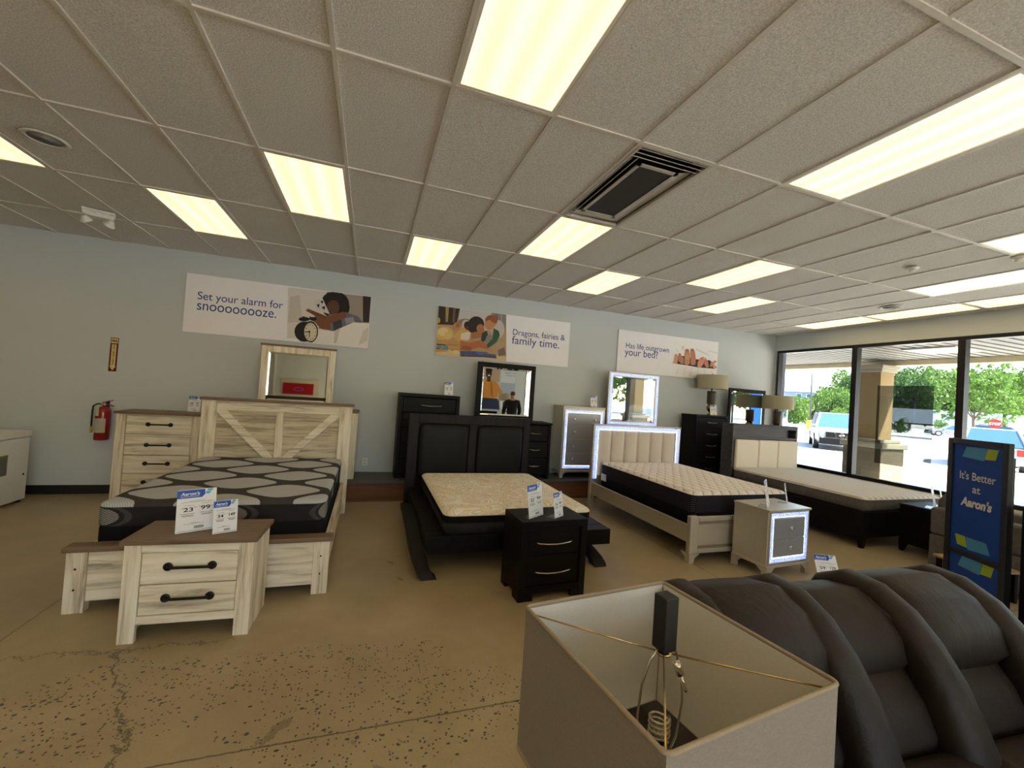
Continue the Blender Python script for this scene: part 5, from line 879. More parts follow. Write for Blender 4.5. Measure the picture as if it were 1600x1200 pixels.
# --- price cards in clear holders
CARDW = flat('efeff1', .35); BLUE = flat('2a55b5', .35); CYAN = flat('5aa9d6', .35); INK = flat('2b2b2e', .5); GREY = flat('9b9b9c', .5); WHITE = flat('f0f0f0', .4)
def price_card(label, loc, deg, W=.216, Hh=.279, nums=('23', '99'), lean=7, foot=.07):
    t = thing('price_card', label, 'price card', loc, math.radians(deg), 'price cards in clear stands')
    Mx = Matrix.Rotation(-math.radians(lean), 4, 'X')
    MB().box(0, W, .0012, .003, .002, Hh).box(0, W, -.003, -.0018, .002, .014).xform(Mx).build('sign_holder', M['acrylic'], t)
    MB().box(0, W, .004, foot + .02, 0, .002).build('holder_foot', M['acrylic'], t)
    cd = MB().box(.002, W - .002, 0, .001, .004, Hh - .001).xform(Mx).build('card', CARDW, t)
    p = MB(); k = Hh
    p.add([(.002, -.0004, k * .80), (W * .62, -.0004, k * .80), (W * .70, -.0004, k * .87), (W * .69, -.0004, k * .985), (.002, -.0004, k * .985)], [tuple(range(5))], 0)
    p.add([(W * .71, -.0004, k * .87), (W * .80, -.0004, k * .87), (W * .86, -.0004, k * .93), (W * .72, -.0004, k * .93)], [(0, 1, 2, 3)], 1)
    p.add([(W * .74, -.0004, k * .94), (W * .87, -.0004, k * .94), (W * .91, -.0004, k * .985), (W * .76, -.0004, k * .985)], [(0, 1, 2, 3)], 1)
    p.text("Aaron's", W * .09, k * .865, k * .10, -.0008, 2, .0006, .25, 'LEFT', W * .48)
    p.box(W * .08, W * .56, -.0008, -.0005, k * .832, k * .84, 2)
    for (u0, u1, v) in ((.34, .70, .725), (.12, .9, .70), (.2, .45, .625), (.62, .82, .655), (.10, .46, .435), (.58, .92, .445), (.14, .42, .40), (.16, .44, .38), (.62, .9, .41), (.64, .86, .39), (.05, .95, .05), (.38, .58, .22), (.2, .7, .2)):
        p.box(W * u0, W * u1, -.0006, -.0004, k * v, k * v + .0022, 4 if v > .5 or v < .3 else 3)
    p.text(nums[0], W * .17, k * .49, k * .13, -.0006, 3, .0007, 0, 'LEFT', W * .24); p.text(nums[1], W * .60, k * .51, k * .13, -.0006, 3, .0007, 0, 'LEFT', W * .24)
    p.text('$', W * .13, k * .56, k * .04, -.0006, 3); p.text('$', W * .56, k * .58, k * .04, -.0006, 3)
    for u in (.43, .86): p.box(W * u, W * (u + .08), -.0006, -.0004, k * .575, k * .583, 3)
    p.box(W * .46, W * .70, -.0006, -.0004, k * .09, k * .15, 4)
    p.xform(Mx).build('print', [BLUE, CYAN, WHITE, INK, GREY], cd)
    return t
price_card('large price card reading 23 and 99 on the rustic nightstand', (-.215, .951, .6355), 26)
price_card('small price card right of the larger one on the rustic nightstand', (.0, .917, .6355), 26, .14, .216, ('34', '149'))
price_card('price card on the rustic chest beside the rustic headboard', (-1.385, 4.42, 1.1455), 0, .14, .216, ('49', '79'))
price_card('price card on the tall espresso chest left of the black mirror', (2.03, 4.38, PL + 1.2845), 0, .14, .216, ('44', '79'))
price_card('large price card with blue glare on the black bow-handle nightstand', (2.231, .965, .6505), 33, .216, .279, ('22', '99'), 9)
price_card('small price card at the right of the black bow-handle nightstand', (2.462, .955, .6505), 33, .14, .216, ('24', '89'), 9)
price_card('price card on top of the silver mirrored chest', (4.70, 4.44, PL + 1.2365), 0, .14, .216, ('34', '79'))
price_card('large edge-on price card on the silver nightstand', (4.83, .93, .6855), 34, .216, .279, ('34', '79'), 9)
price_card('small edge-on price card at the right of the silver nightstand', (5.28, 1.07, .6855), 34, .14, .216, ('29', '79'), 9)
price_card('price card leaning at the foot of the drum lamp on the black chest', (7.25, 4.25, PL + 1.2215), -12, .14, .216, ('34', '79'), 9)
price_card('large edge-on price card on the black nightstand by the window bed', (7.64, .96, .6055), 21, .216, .279, ('34', '79'), 9)
price_card('small edge-on price card on the black nightstand behind the larger one', (7.93, 1.02, .6055), 21, .14, .216, ('29', '79'), 9)

# --- blue poster stand
A0 = Vector((6.43, .28, 0)); A1 = Vector((6.18, -.24, 0)); dv = A1 - A0
t = thing('poster_stand', 'black floor stand with blue poster in white lettering at the right', 'sign', A0, math.atan2(dv.y, dv.x))
W = dv.length
fr = MB()
fr.box(0, .05, -.015, .03, 0, 1.545).box(W - .05, W, -.015, .03, 0, 1.545).box(.0505, W - .0505, -.015, .03, 1.495, 1.545).box(.0505, W - .0505, -.015, .03, .44, .49).box(.0505, W - .0505, -.015, .03, .04, .09)
fr.build('frame', M['lampblack'], t, bevel=.004)
MB().box(-.04, W + .04, -.18, .20, 0, .025).build('base', M['lampblack'], t, bevel=.006).location = (0, 0, -.0)
PB = flat('0f3f93', .45)
up = MB().box(.051, W - .051, .0, .02, .4905, 1.4945).build('poster', PB, t)
TEAL = flat('4a8fb8', .4); LIME = flat('9fb02e', .4); OFF = flat('d9d4cf', .5)
a, b = .0505, W - .0505; w2 = b - a
def tiles(zc, flip):
    s = -1 if flip else 1; cx = (a + b) / 2
    q = MB(); y = -.0006
    q.add([(cx + s * (-.02 - .13) , y, zc - .05), (cx + s * .06, y, zc - .065), (cx + s * .085, y, zc + .05), (cx + s * (-.11), y, zc + .05)], [(0, 1, 2, 3)], 0)
    q.add([(cx + s * .065, y, zc - .05), (cx + s * .165, y, zc - .045), (cx + s * .19, y, zc + .05), (cx + s * .09, y, zc + .05)], [(0, 1, 2, 3)], 1)
    return q
tiles(1.425, False).build('colour_blocks', [TEAL, LIME], up); tiles(.575, True).build('colour_blocks', [TEAL, LIME], up)
tx = MB().text("It's Better", (a + b) / 2, 1.165, .105, -.0006, 0, .001, 0, 'CENTER', .34).text('at', (a + b) / 2, 1.05, .10, -.0006, 0, .001, 0, 'CENTER').text("Aaron's", (a + b) / 2, .915, .11, -.0006, 0, .005, .22, 'CENTER', .30)
tx.build('lettering', OFF, up)
lo = MB().box(.051, W - .051, .0, .02, .0905, .4395).build('lower_poster', PB, t)
tiles(.385, False).build('colour_blocks', [TEAL, LIME], lo)
MB().box(.02, W - .02, .035, .06, .03, 1.42).build('back_board', M['lampblack'], t)
MB().box(W + .004, W + .45, .10, .14, 0, 1.02).build('side_wing', M['lampblack'], t, bevel=.004)
# slim black board standing behind the left edge of the stand
# ------------------------------------------------------------------ leather sofa
t = thing('leather_sofa', 'dark brown leather reclining sofa with rolled channels and headrest pillows', 'sofa', (0.0594, 0.1448, 0), math.radians(-3.5))
ribp = [(-0.620, 0.360), (-0.620, 0.552), (-0.650, 0.692), (-0.710, 0.797), (-0.800, 0.847), (-0.910, 0.842), (-1.010, 0.792), (-1.090, 0.712), (-1.160, 0.612), (-1.215, 0.500), (-1.260, 0.400), (-1.280, 0.320)]
for xc in (2.24, 2.74, 3.225, 3.80): MB().sweep(ribp, [.075] * 6 + [.08, .085, .09, .095, .10, .09], [.06, .07, .075, .08, .08, .08, .082, .085, .088, .09, .088, .08], 20, cx=xc, ex=.75).build('back_roll', M['sofa'], t, smooth=True)
pilp = [(-0.680, 0.642), (-0.710, 0.747), (-0.785, 0.822), (-0.880, 0.842), (-0.985, 0.802), (-1.055, 0.732), (-1.085, 0.662), (-1.075, 0.612)]
midp = [(-0.680, 0.642), (-0.710, 0.737), (-0.785, 0.802), (-0.880, 0.817), (-0.970, 0.777), (-1.025, 0.717), (-1.050, 0.657), (-1.045, 0.612)]
lump = [(-1.0, .64), (-1.055, .585), (-1.11, .51), (-1.15, .43), (-1.17, .34)]
for xc, hw, nm in ((2.485, .225, 1), (2.985, .205, 0), (3.505, .24, 1)):
    P = pilp if nm else midp; th = [.05, .075, .085, .09, .09, .088, .075, .04] if nm else [.05, .06, .07, .075, .075, .075, .065, .04]
    MB().sweep(P, [hw * k for k in (.93, .97, 1, 1, 1, 1, .98, .9)], th, 24, cx=xc, ex=.45).build('headrest_pillow', M['sofa'], t, smooth=True)
    MB().sweep(lump, hw * .98, [.05, .075, .085, .085, .06], 24, cx=xc, ex=.5).build('lumbar_cushion', M['sofa'], t, smooth=True)
    st = MB()
    for s in (-1, 1): st.tube([(xc + s * hw * .8, y - .07 * .8, z + .045) for y, z in P[2:6]], .0022, 5)
    st.build('stitching', M['thread'], t)
    MB().box(xc - hw - .035, xc + hw + .035, -1.86, -1.22, .27, .435).build('seat_cushion', M['sofa'], t, bevel=.07, seg=5)
    MB().box(xc - hw - .03, xc + hw + .03, -1.88, -1.80, .08, .31).build('footrest', M['sofa'], t, bevel=.03, seg=4)
MB().box(2.14, 3.89, -1.80, -.56, .05, .268).build('base', M['sofa'], t, bevel=.02, seg=3)
MB().box(2.18, 3.87, -.64, -.54, .269, .72).build('back_panel', M['sofa'], t, bevel=.04, seg=4)
for x0 in (1.925, 3.90): MB().box(x0, x0 + .20, -1.86, -.66, .05, .60).build('arm', M['sofa'], t, bevel=.08, seg=5)
# ------------------------------------------------------------------ foreground lamp on its end table
LC = Vector((1.5165, -1.567, 0)); LR = math.atan2(.051, .425)
t = thing('end_table', 'black end table under the big square lamp shade', 'table', LC, LR)
MB().box(-.28, .28, -.28, .28, .52, .56).build('top', M['lampblack'], t, bevel=.005)
for sx in (-1, 1):
    for sy in (-1, 1): MB().box(sx * .25 - .022, sx * .25 + .022, sy * .25 - .022, sy * .25 + .022, 0, .5195).build('leg', M['espresso_z'], t, bevel=.003)
MB().box(-.22, .22, -.22, .22, .15, .17).build('shelf', M['espresso'], t, bevel=.003)
t = thing('square_lamp', 'large lamp with square taupe linen shade and black square finial', 'table lamp', (LC.x, LC.y, .5605), LR)
B = -.5605
MB().box(-.085, .085, -.085, .085, 0, .03).build('foot', M['lampblack'], t, bevel=.004)
MB().box(-.055, .055, -.055, .055, .0305, .37).build('column', M['lampblack'], t, bevel=.004)
MB().lathe([(.012, .3705), (.012, .385), (.02, .39), (.02, .44), (.017, .44), (.017, .40)], 20).build('socket', M['chrome'], t, angle=40)
bl = MB().lathe([(.013, .441), (.015, .455), (.016, .46)], 16)
for k in range(12): pass
bl.build('socket_sleeve', M['nickel'], t, smooth=True)
sp = MB(); sp.tube([(.02 * math.cos(a * .55), .02 * math.sin(a * .55), .445 + a * .0009) for a in range(46)], .0032, 6); sp.build('bulb_thread', M['nickel'], t, smooth=True)
hp = MB()
for s in (-1, 1): hp.tube([(s * .02, 0, .385), (s * .05, 0, .43), (s * .062, 0, .50), (s * .055, 0, .56), (s * .035, 0, .61), (s * .006, 0, .632)], .0024, 8)
hp.build('harp', M['nickel'], t, smooth=True)
MB().tube([(.022, -.012, .60), (.03, -.02, .575)], .0085, 10).tube([(.03, -.02, .575), (.037, -.026, .55), (.04, -.028, .545)], .004, 8).build('pull_switch', M['chrome'], t, smooth=True)
hs, zt, zb = .2125, 1.20 + B, .885 + B
sh = MB()
for (x0, x1, y0, y1) in ((-hs, hs, -hs, -hs + .003), (-hs, hs, hs - .003, hs), (-hs, -hs + .003, -hs + .0031, hs - .0031), (hs - .003, hs, -hs + .0031, hs - .0031)): sh.box(x0, x1, y0, y1, zb, zt, 0)
sd = sh.build('lamp_shade', M['shade_out'], t)
ln = MB(); h2 = hs - .0032
for (x0, x1, y0, y1) in ((-h2, h2, -h2, -h2 + .001), (-h2, h2, h2 - .001, h2), (-h2, -h2 + .001, -h2 + .0011, h2 - .0011), (h2 - .001, h2, -h2 + .0011, h2 - .0011)): ln.box(x0, x1, y0, y1, zb + .002, zt - .004)
ln.build('lining', M['shade_in'], sd)
for z in (zt, zb):
    tr = MB(); q = hs + .001; P = []
    for (cx, cy, a0) in ((q - .012, q - .012, 0), (-q + .012, q - .012, 90), (-q + .012, -q + .012, 180), (q - .012, -q + .012, 270)):
        for k in range(5): a = math.radians(a0 + 22.5 * k); P.append((cx + .012 * math.cos(a), cy + .012 * math.sin(a), z))
    tr.tube(P + P[:2], .0042, 8).build('rim_trim', M['shade_trim'], sd, smooth=True)
zs = zt - .012
sp = MB()
for sx, sy in ((1, 1), (1, -1), (-1, 1), (-1, -1)): sp.tube([(sx * (hs - .006), sy * (hs - .006), zs - .002), (sx * .012, sy * .012, zs - .012)], .0019, 8)
sp.lathe([(.016, zs - .014), (.016, zs - .010), (.004, zs - .010)], 16)
sp.build('spider', M['champ_wire'], t, smooth=True)
MB().box(-.0175, .0175, -.0175, .0175, zs - .004, zs + .106).build('finial', M['lampblack'], t, bevel=.0025)
wv = MB()
for sx, sy in ((1, 1), (-1, -1), (1, -1), (-1, 1)): wv.tube([(sx * (hs - .005), sy * (hs - .005), zt - .004), (sx * (hs - .005), sy * (hs - .005), zb + .004)], .0015, 6)
wv.build('corner_wire', M['champ_wire'], sd)
# price card by the sofa's back edge
price_card('tilted price card on the floor between silver nightstand and sofa', (5.30, .70, .0), -25, .216, .279, ('59', '129'), 28)
bpy.data.objects[-1] if False else None

# ------------------------------------------------------------------ what the mirrors show behind the viewer
def person_rear():
    t = thing('person', 'person in a black jacket seen from behind in the black mirror', 'person', (5.50, -2.45, 0), math.radians(8))
    SKIN = plain('skin', 'b98a6c', 0.55); HAIR = plain('brown_hair', '5a3d2a', 0.6, var=.2); JK = plain('black_jacket', '121114', 0.8); TR = plain('dark_trousers', '25262c', 0.8); SHO = plain('shoe_leather', '1a1614', 0.5)
    def skin(name, pts, edges, rad, mat, root=0, sub=2, parent=t):
        me = bpy.data.meshes.new(name); me.from_pydata(pts, edges, []); me.materials.append(mat)
        o = bpy.data.objects.new(name, me); COL.objects.link(o); o.parent = parent
        o.modifiers.new('skin', 'SKIN'); 
        if not me.skin_vertices: 
            bm = bmesh.new(); bm.from_mesh(me); bm.verts.layers.skin.verify(); bm.to_mesh(me); bm.free()
        for i, r in enumerate(rad): me.skin_vertices[0].data[i].radius = r if isinstance(r, tuple) else (r, r)
        me.skin_vertices[0].data[root].use_root = True
        s = o.modifiers.new('sub', 'SUBSURF'); s.levels = sub; s.render_levels = sub
        me.polygons.foreach_set('use_smooth', [True] * len(me.polygons))
        o.modifiers['skin'].use_smooth_shade = True
        return o
    # body: facing -y, pelvis root
    P = [(0, 0, .95), (0, 0, 1.10), (0, -.01, 1.28), (0, 0, 1.42), (0, -.005, 1.50), (0, -.02, 1.58), (0, -.02, 1.68), (0, -.015, 1.745)]
    R = [(.15, .11), (.13, .10), (.15, .11), (.12, .09), .055, .075, .09, .055]
    E = [(0, 1), (1, 2), (2, 3), (3, 4), (4, 5), (5, 6), (6, 7)]
    def limb(a, chain, rs):
        for p, r in zip(chain, rs): P.append(p); R.append(r); E.append((a, len(P) - 1)); a = len(P) - 1
        return a
    for s in (-1, 1):
        w = limb(3, [(s * .19, 0, 1.40), (s * .25, .0, 1.12), (s * .25, -.14, .93), (s * .235, -.19, .89)], [.06, .05, .036, .026])
        for q, (dx, dz, L) in enumerate(((.03, 0, .07), (.012, -.004, .085), (-.006, -.006, .08), (-.022, -.006, .065))): limb(w, [(s * .235 - s * .0 + dx * s, -.24, .87 + dz), (s * .235 + dx * s, -.24 - L * .5, .85 + dz), (s * .235 + dx * s, -.235 - L * .6, .82 + dz)], [.010, .0085, .007])
        limb(w, [(s * .20, -.215, .88), (s * .185, -.245, .86)], [.011, .009])
        limb(0, [(s * .10, 0, .88), (s * .11, -.01, .50), (s * .115, .01, .10), (s * .12, -.09, .05)], [.09, .062, .042, .035])
    for s in (-1, 1): limb(6, [(s * .088, -.01, 1.655)], [(.012, .022)])
    limb(5, [(0, -.105, 1.625)], [.016])
    body = skin('body', P, E, R, SKIN)
    P2 = [(0, 0, .88), (0, 0, 1.10), (0, 0, 1.30), (0, .0, 1.45), (0, .005, 1.50)]; E2 = [(0, 1), (1, 2), (2, 3), (3, 4)]; R2 = [(.20, .14), (.19, .14), (.20, .14), (.17, .115), (.075, .075)]
    for s in (-1, 1):
        k = len(P2); P2 += [(s * .20, 0, 1.40), (s * .275, .0, 1.12), (s * .265, -.13, .95)]; R2 += [.085, .072, .058]; E2 += [(3, k), (k, k + 1), (k + 1, k + 2)]
    skin('jacket', P2, E2, R2, JK)
    P3 = [(0, 0, .95)]; E3 = []; R3 = [(.17, .13)]
    for s in (-1, 1):
        k = len(P3); P3 += [(s * .105, 0, .86), (s * .112, -.01, .50), (s * .118, .01, .08)]; R3 += [.11, .085, .072]; E3 += [(0, k), (k, k + 1), (k + 1, k + 2)]
    skin('trousers', P3, E3, R3, TR)
    skin('hair', [(0, .012, 1.60), (0, .01, 1.69), (0, -.005, 1.755)], [(0, 1), (1, 2)], [(.082, .06), (.098, .092), (.07, .075)], HAIR)
    for s in (-1, 1): MB().box(s * .12 - .05, s * .12 + .05, -.19, .09, 0, .085).build('shoe', SHO, t, bevel=.035, seg=4)
    fe = MB()
    for s in (-1, 1): fe.lathe([(.012, -.004), (.008, .004), (.001, .006)], 10).xform(Matrix.Identity(4))
person_rear()
t = thing('wall_poster', 'big poster of a smiling person in an orange shirt, seen only in the black mirror', 'poster', (7.35, BY + .03, .85), PI)
MB().box(0, 1.75, 0, .02, 0, 2.1).build('panel', flat('b9c3d2'), t)
def el(cx, cy, rx, ry, n=20): return [(cx + rx * math.cos(2 * PI * k / n), cy + ry * math.sin(2 * PI * k / n)) for k in range(n)]
art = [('b5a184', [(.45, .62), (.98, .62), (.98, .98), (.45, .98)]), ('d3d7df', [(.02, .62), (.42, .62), (.42, .98), (.02, .98)]), ('a9b4c6', [(.02, .3), (.42, .3), (.42, .62), (.02, .62)]),
       ('c98a3c', [(.42, .30), (.36, .42), (.50, .60), (.66, .66), (.84, .64), (.98, .52), (.98, .24), (.60, .26)]), ('a86c2a', [(.6, .3), (.66, .3), (.70, .6), (.66, .62)]), ('c98a3c', [(.36, .42), (.28, .28), (.36, .24), (.50, .42)]),
       ('3a241c', el(.76, .80, .085, .10)), ('2a1814', el(.76, .87, .09, .06)), ('e8e0da', el(.75, .755, .032, .014)), ('4a2e22', [(.70, .62), (.80, .62), (.80, .72), (.70, .72)]), ('4a2e22', el(.31, .26, .05, .035)), ('2a3352', [(.40, .02), (.98, .02), (.98, .26), (.44, .26)]), ('8a8fa0', el(.22, .27, .10, .09)), ('dfe3ea', [(.02, .02), (.38, .02), (.38, .20), (.02, .24)])]
paint(t, art, 1.75, 2.1, -.0004)
x = MB()
for k, (s, w) in enumerate((('Making comfort', .60), ('as easy', .50), ('as home', .42))): x.text(s, .06, 1.86 - k * .12, .10, -.006, 0, 0, 0, 'LEFT', w)
x.build('lettering', NAVY, t)
t = thing('wall_sign', 'red sign with blue oval on a pale board, seen in the rustic mirror', 'sign', (-1.05, BY + .03, 1.05), PI)
MB().box(0, 1.35, 0, .02, 0, .60).build('board', flat('c9bfae'), t)
MB().box(.18, 1.28, -.012, -.0005, .02, .46).build('red_panel', flat('a01020'), t)
r = MB(); r.tube([(.72 + .17 * math.cos(2 * PI * k / 32), -.016, .22 + .06 * math.sin(2 * PI * k / 32)) for k in range(33)], .010, 8); r.build('oval', flat('5a6ad0'), t)
t = thing('corner_trim', 'white vertical trim strip seen in the rustic mirror', 'trim', (-2.68, BY + .001, 0))
MB().box(0, .06, 0, .05, 0, H - .01).build('strip', flat('e2e0da'), t)
# counter and lamp seen low in the black mirror
t = thing('display_table', 'dark console table seen low in the black mirror', 'table', (5.55, -4.6, 0))
MB().box(0, 1.5, 0, .5, .82, .86).build('top', M['espresso'], t, bevel=.004)
for x0 in (.02, 1.42):
    for y0 in (.02, .42): MB().box(x0, x0 + .06, y0, y0 + .06, 0, .8195).build('leg', M['espresso_z'], t)
l3 = drum_lamp('cream drum lamp on the console table seen in the black mirror', (5.85, -4.35, .861))
# ------------------------------------------------------------------ outside the windows
GZ = -.02
ASPH = NT('sunlit_asphalt'); _v = ASPH.obj(); ASPH.col(ASPH.mix(ASPH.noise(_v, .25, 4), 'a8a6a2', 'bcbab5')); ASPH.set(Roughness=.9, Specular_IOR_Level=.2); ASPH.bump(ASPH.noise(_v, 40, 2), .2, .01)
MB().box(WX + .2, 260, -160, 260, GZ - .3, GZ).box(-120, WX + .2, -160, BY - .2, GZ - .3, GZ).build('ground', ASPH.m)['kind'] = 'structure'
SIDE = plain('sidewalk_concrete', 'b9b2a5', .9, scale=6)
MB().box(WX + .2, 13.4, -18, 14, GZ + .0005, GZ + .12).build('trim_2', SIDE, bevel=.01)['kind'] = 'structure'
MB().box(WX + .22, WX + .6, 4.9, 30, 0, 4.2).build('wall_outer', plain('stucco', '6c7180', .9))['kind'] = 'structure'
# canopy
SOF = plain('soffit_vinyl', '7f7c76', .6)
c = MB(); CZ = 3.06
y = -16.0
while y < 12.0:
    c.box(WX + .2, 12.75, y, y + .13, CZ, CZ + .02); c.box(WX + .2, 12.75, y + .13, y + .2, CZ + .015, CZ + .02, 1); y += .2
c.build('ceiling_canopy', [SOF, plain('soffit_groove', '4e4b47', .7)])['kind'] = 'structure'
MB().box(WX + .2, 12.9, -16, 12, CZ + .03, CZ + .9).build('roof_canopy', plain('canopy_roof', 'c0a984', .9))['kind'] = 'structure'
TAN = plain('tan_stucco', '9a8058', .9, scale=60, bump=.1); CREAM = plain('cream_stucco', 'a89f8a', .85, scale=60, bump=.1)
MB().box(12.50, 12.74, -16, 12, CZ - .12, CZ - .001).build('trim_3', plain('fascia_cream', 'ead9b2', .8), bevel=.01)['kind'] = 'structure'
for k, yy in enumerate((6.9, 2.2, -3.0)):
    MB().box(10.6, 11.4, yy, yy + .8, CZ - .03, CZ - .002).build('canopy_light', flat('efeee8')); o = bpy.data.objects['canopy_light' if k == 0 else 'canopy_light.%03d' % k]
    tag(o, ('square flush light in the porch soffit left of the stone pillar', 'square flush light in the porch soffit above the middle pane', 'square flush light in the porch soffit outside the frame')[k], 'light fixture', 'porch soffit lights')
def mat_split():
    t = NT('split_face_block'); v = t.obj(); X = t.xyz(v)
    br = t.n('ShaderNodeTexBrick'); vv = t.n('ShaderNodeCombineXYZ'); t.l(t.math('ADD', X[0], X[1]), vv.inputs[0]); t.l(X[2], vv.inputs[1]); t.l(vv.outputs[0], br.inputs['Vector'])
    br.inputs['Color1'].default_value = C4('6e624e'); br.inputs['Color2'].default_value = C4('7d715c'); br.inputs['Mortar'].default_value = C4('6c6150'); br.inputs['Scale'].default_value = 1; br.inputs['Brick Width'].default_value = .4; br.inputs['Row Height'].default_value = .2; br.inputs['Mortar Size'].default_value = .008
    t.col(br.outputs[0]); t.set(Roughness=.95); t.bump(t.noise(v, 18, 5, .7), .9, .04); return t.m
SPLIT = mat_split()
for yy, lab in ((4.37, 'square porch pillar on split block base outside the window'), (-4.95, 'square porch pillar on split block base seen in the lit mirror')):
    t = thing('porch_pillar', lab, 'pillar', (12.25, yy, GZ + .12), 0, 'porch pillars')
    MB().box(-.40, .40, -.40, .40, 0, .90).build('block_base', SPLIT, t, bevel=.01)
    MB().box(-.45, .45, -.45, .45, .9005, 1.02).box(-.36, .36, -.36, .36, 1.0205, 1.10).build('base_cap', CREAM, t, bevel=.02)
    MB().box(-.235, .235, -.235, .235, 1.1005, 2.66).build('shaft', TAN, t, bevel=.006)
    MB().box(-.28, .28, -.28, .28, 2.6605, 2.74).box(-.32, .32, -.32, .32, 2.7405, 2.82).build('capital', CREAM, t, bevel=.012)
# --- vehicles
TIRE = plain('tyre', '17171a', .8); RIM = plain('alloy', '9a9a9c', .3, metal=.8); CGL = plain('car_glass', '35546e', .08, metal=.0); DARKP = plain('car_trim', '09090a', .6, spec=.2); CHR = M['chrome']; HLMP = plain('headlamp', 'dfe6ea', .1, metal=.3); TLMP = plain('tail_lamp', 'b32a22', .2)
def car(name, label, px, py, heading, paint, L=4.6, W=1.82, Hh=1.45, kind='sedan', group='vehicles in the parking lot'):
    t = thing(name, label, 'car', (px, py, GZ), heading, group)       # +x local = front
    PT = plain('paint_' + paint, paint, .25, var=.01, coat=.5)
    belt = Hh * (.60 if kind != 'suv' else .58); gc = .20 if kind != 'suv' else .26
    hood = belt * .93
    if kind == 'suv': st = [(-L / 2, .45, belt, .86), (-L * .49, .40, belt + .02, .95), (-L * .2, gc, belt + .02, 1), (L * .18, gc, belt, 1), (L * .22, gc, belt + .0, 1), (L * .42, gc + .05, hood + .03, .97), (L * .485, .34, hood - .06, .90), (L / 2, .42, hood - .25, .82)]
    else: st = [(-L / 2, .38, belt * .90, .84), (-L * .46, .28, belt * .98, .94), (-L * .25, gc, belt, 1), (L * .1, gc, belt, 1), (L * .25, gc, belt * .96, 1), (L * .42, gc + .03, hood * .86, .95), (L * .48, .28, hood * .72, .88), (L / 2, .34, hood * .55, .78)]
    R = []
    for x, zb, zt, k in st:
        w = W / 2 * k; R.append([(x, -w * .88, zb), (x, -w, zb + (zt - zb) * .25), (x, -w, zb + (zt - zb) * .7), (x, -w * .93, zt), (x, -w * .5, zt + .02), (x, w * .5, zt + .02), (x, w * .93, zt), (x, w, zb + (zt - zb) * .7), (x, w, zb + (zt - zb) * .25), (x, w * .88, zb)])
    MB().rings(R).build('body', PT, t, smooth=True, angle=35)
    if kind == 'suv': g0, g1, r0, r1 = -L * .485, L * .24, -L * .44, L * .06
    elif kind == 'hatch': g0, g1, r0, r1 = -L * .48, L * .24, -L * .36, L * .04
    else: g0, g1, r0, r1 = -L * .40, L * .24, -L * .20, L * .06
    wb, wt = W / 2 * .90, W / 2 * .70
    b0 = belt - .02
    MB().hexa([(g0, -wb, b0), (g1, -wb, b0), (g1, wb, b0), (g0, wb, b0), (r0, -wt, Hh - .03), (r1, -wt, Hh - .03), (r1, wt, Hh - .03), (r0, wt, Hh - .03)]).build('window_glass', CGL, t)
    MB().hexa([(r0 - .06, -wt - .04, Hh - .10), (r1 + .08, -wt - .04, Hh - .10), (r1 + .08, wt + .04, Hh - .10), (r0 - .06, wt + .04, Hh - .10), (r0 + .1, -wt * .85, Hh), (r1 - .1, -wt * .85, Hh), (r1 - .1, wt * .85, Hh), (r0 + .1, wt * .85, Hh)]).build('roof', PT, t, bevel=.03, seg=3)
    pl = MB()
    for s in (-1, 1):
        for (xa, xb) in ((g0 + .02, r0 + .02), (g1 - .02, r1 - .02), ((g0 + g1) / 2, (r0 + r1) / 2)): pl.tube([(xa, s * (wb - .01), b0), (xb, s * (wt - .01), Hh - .04)], .06, 6)
    pl.build('pillar', PT, t)
    wr = .33 if kind != 'suv' else .38
    for x in (-L * .30, L * .31):
        for s in (-1, 1):
            wh = MB().cyl((x, s * (W / 2 - .10) - .11, wr), 'y', wr, .22, 22).build('wheel', TIRE, t)
            MB().cyl((x, s * (W / 2 - .10) - .115, wr), 'y', wr * .66, .23, 16).build('rim', RIM, wh)
    xf = L / 2
    fz = hood - .32 if kind == 'suv' else hood * .58
    for s in (-1, 1):
        MB().hexa([(xf - .30, s * W * .30, fz), (xf - .02, s * W * .27, fz), (xf - .28, s * W * .455, fz + .02), (xf - .5, s * W * .455, fz), (xf - .33, s * W * .30, fz + .2), (xf - .08, s * W * .27, fz + .18), (xf - .32, s * W * .45, fz + .2), (xf - .54, s * W * .45, fz + .2)]).build('headlight', HLMP, t)
        MB().box(-xf - .012, -xf + .10, s * W * .36 - .10, s * W * .36 + .10, belt * .66, belt * .92).build('tail_light', TLMP, t)
    MB().box(xf - .14, xf + .04, -W * .30, W * .30, fz - .04, fz + .22).build('grille', DARKP, t)
    MB().box(xf - .2, xf + .05, -W * .42, W * .42, gc + .02, gc + .34).build('bumper', DARKP if kind == 'suv' else PT, t, bevel=.03)
    MB().box(-xf - .05, -xf + .2, -W * .42, W * .42, gc + .1, gc + .30).build('bumper', DARKP if kind == 'suv' else PT, t, bevel=.03)
    if kind == 'suv':
        e = MB(); 
        e.tube([(xf + .04, .085 * math.cos(2 * PI * k / 20), fz + .09 + .085 * math.sin(2 * PI * k / 20)) for k in range(21)], .014, 6); e.box(xf + .03, xf + .05, -.12, .12, fz + .07, fz + .11)
        e.build('emblem', CHR, t)
        gg = MB()
        for s in (-1, 1): gg.hexa([(xf + .02, s * .20, fz + .20), (xf + .02, s * .29, fz + .20), (xf + .02, s * .22, fz - .02), (xf + .02, s * .13, fz - .02), (xf + .04, s * .20, fz + .20), (xf + .04, s * .29, fz + .20), (xf + .04, s * .22, fz - .02), (xf + .04, s * .13, fz - .02)])
        gg.build('grille_bar', CHR, t)
        for s in (-1, 1): MB().cyl((xf - .06, s * W * .36, gc + .30), 'x', .06, .1, 14).build('fog_lamp', HLMP, t)
        rr = MB()
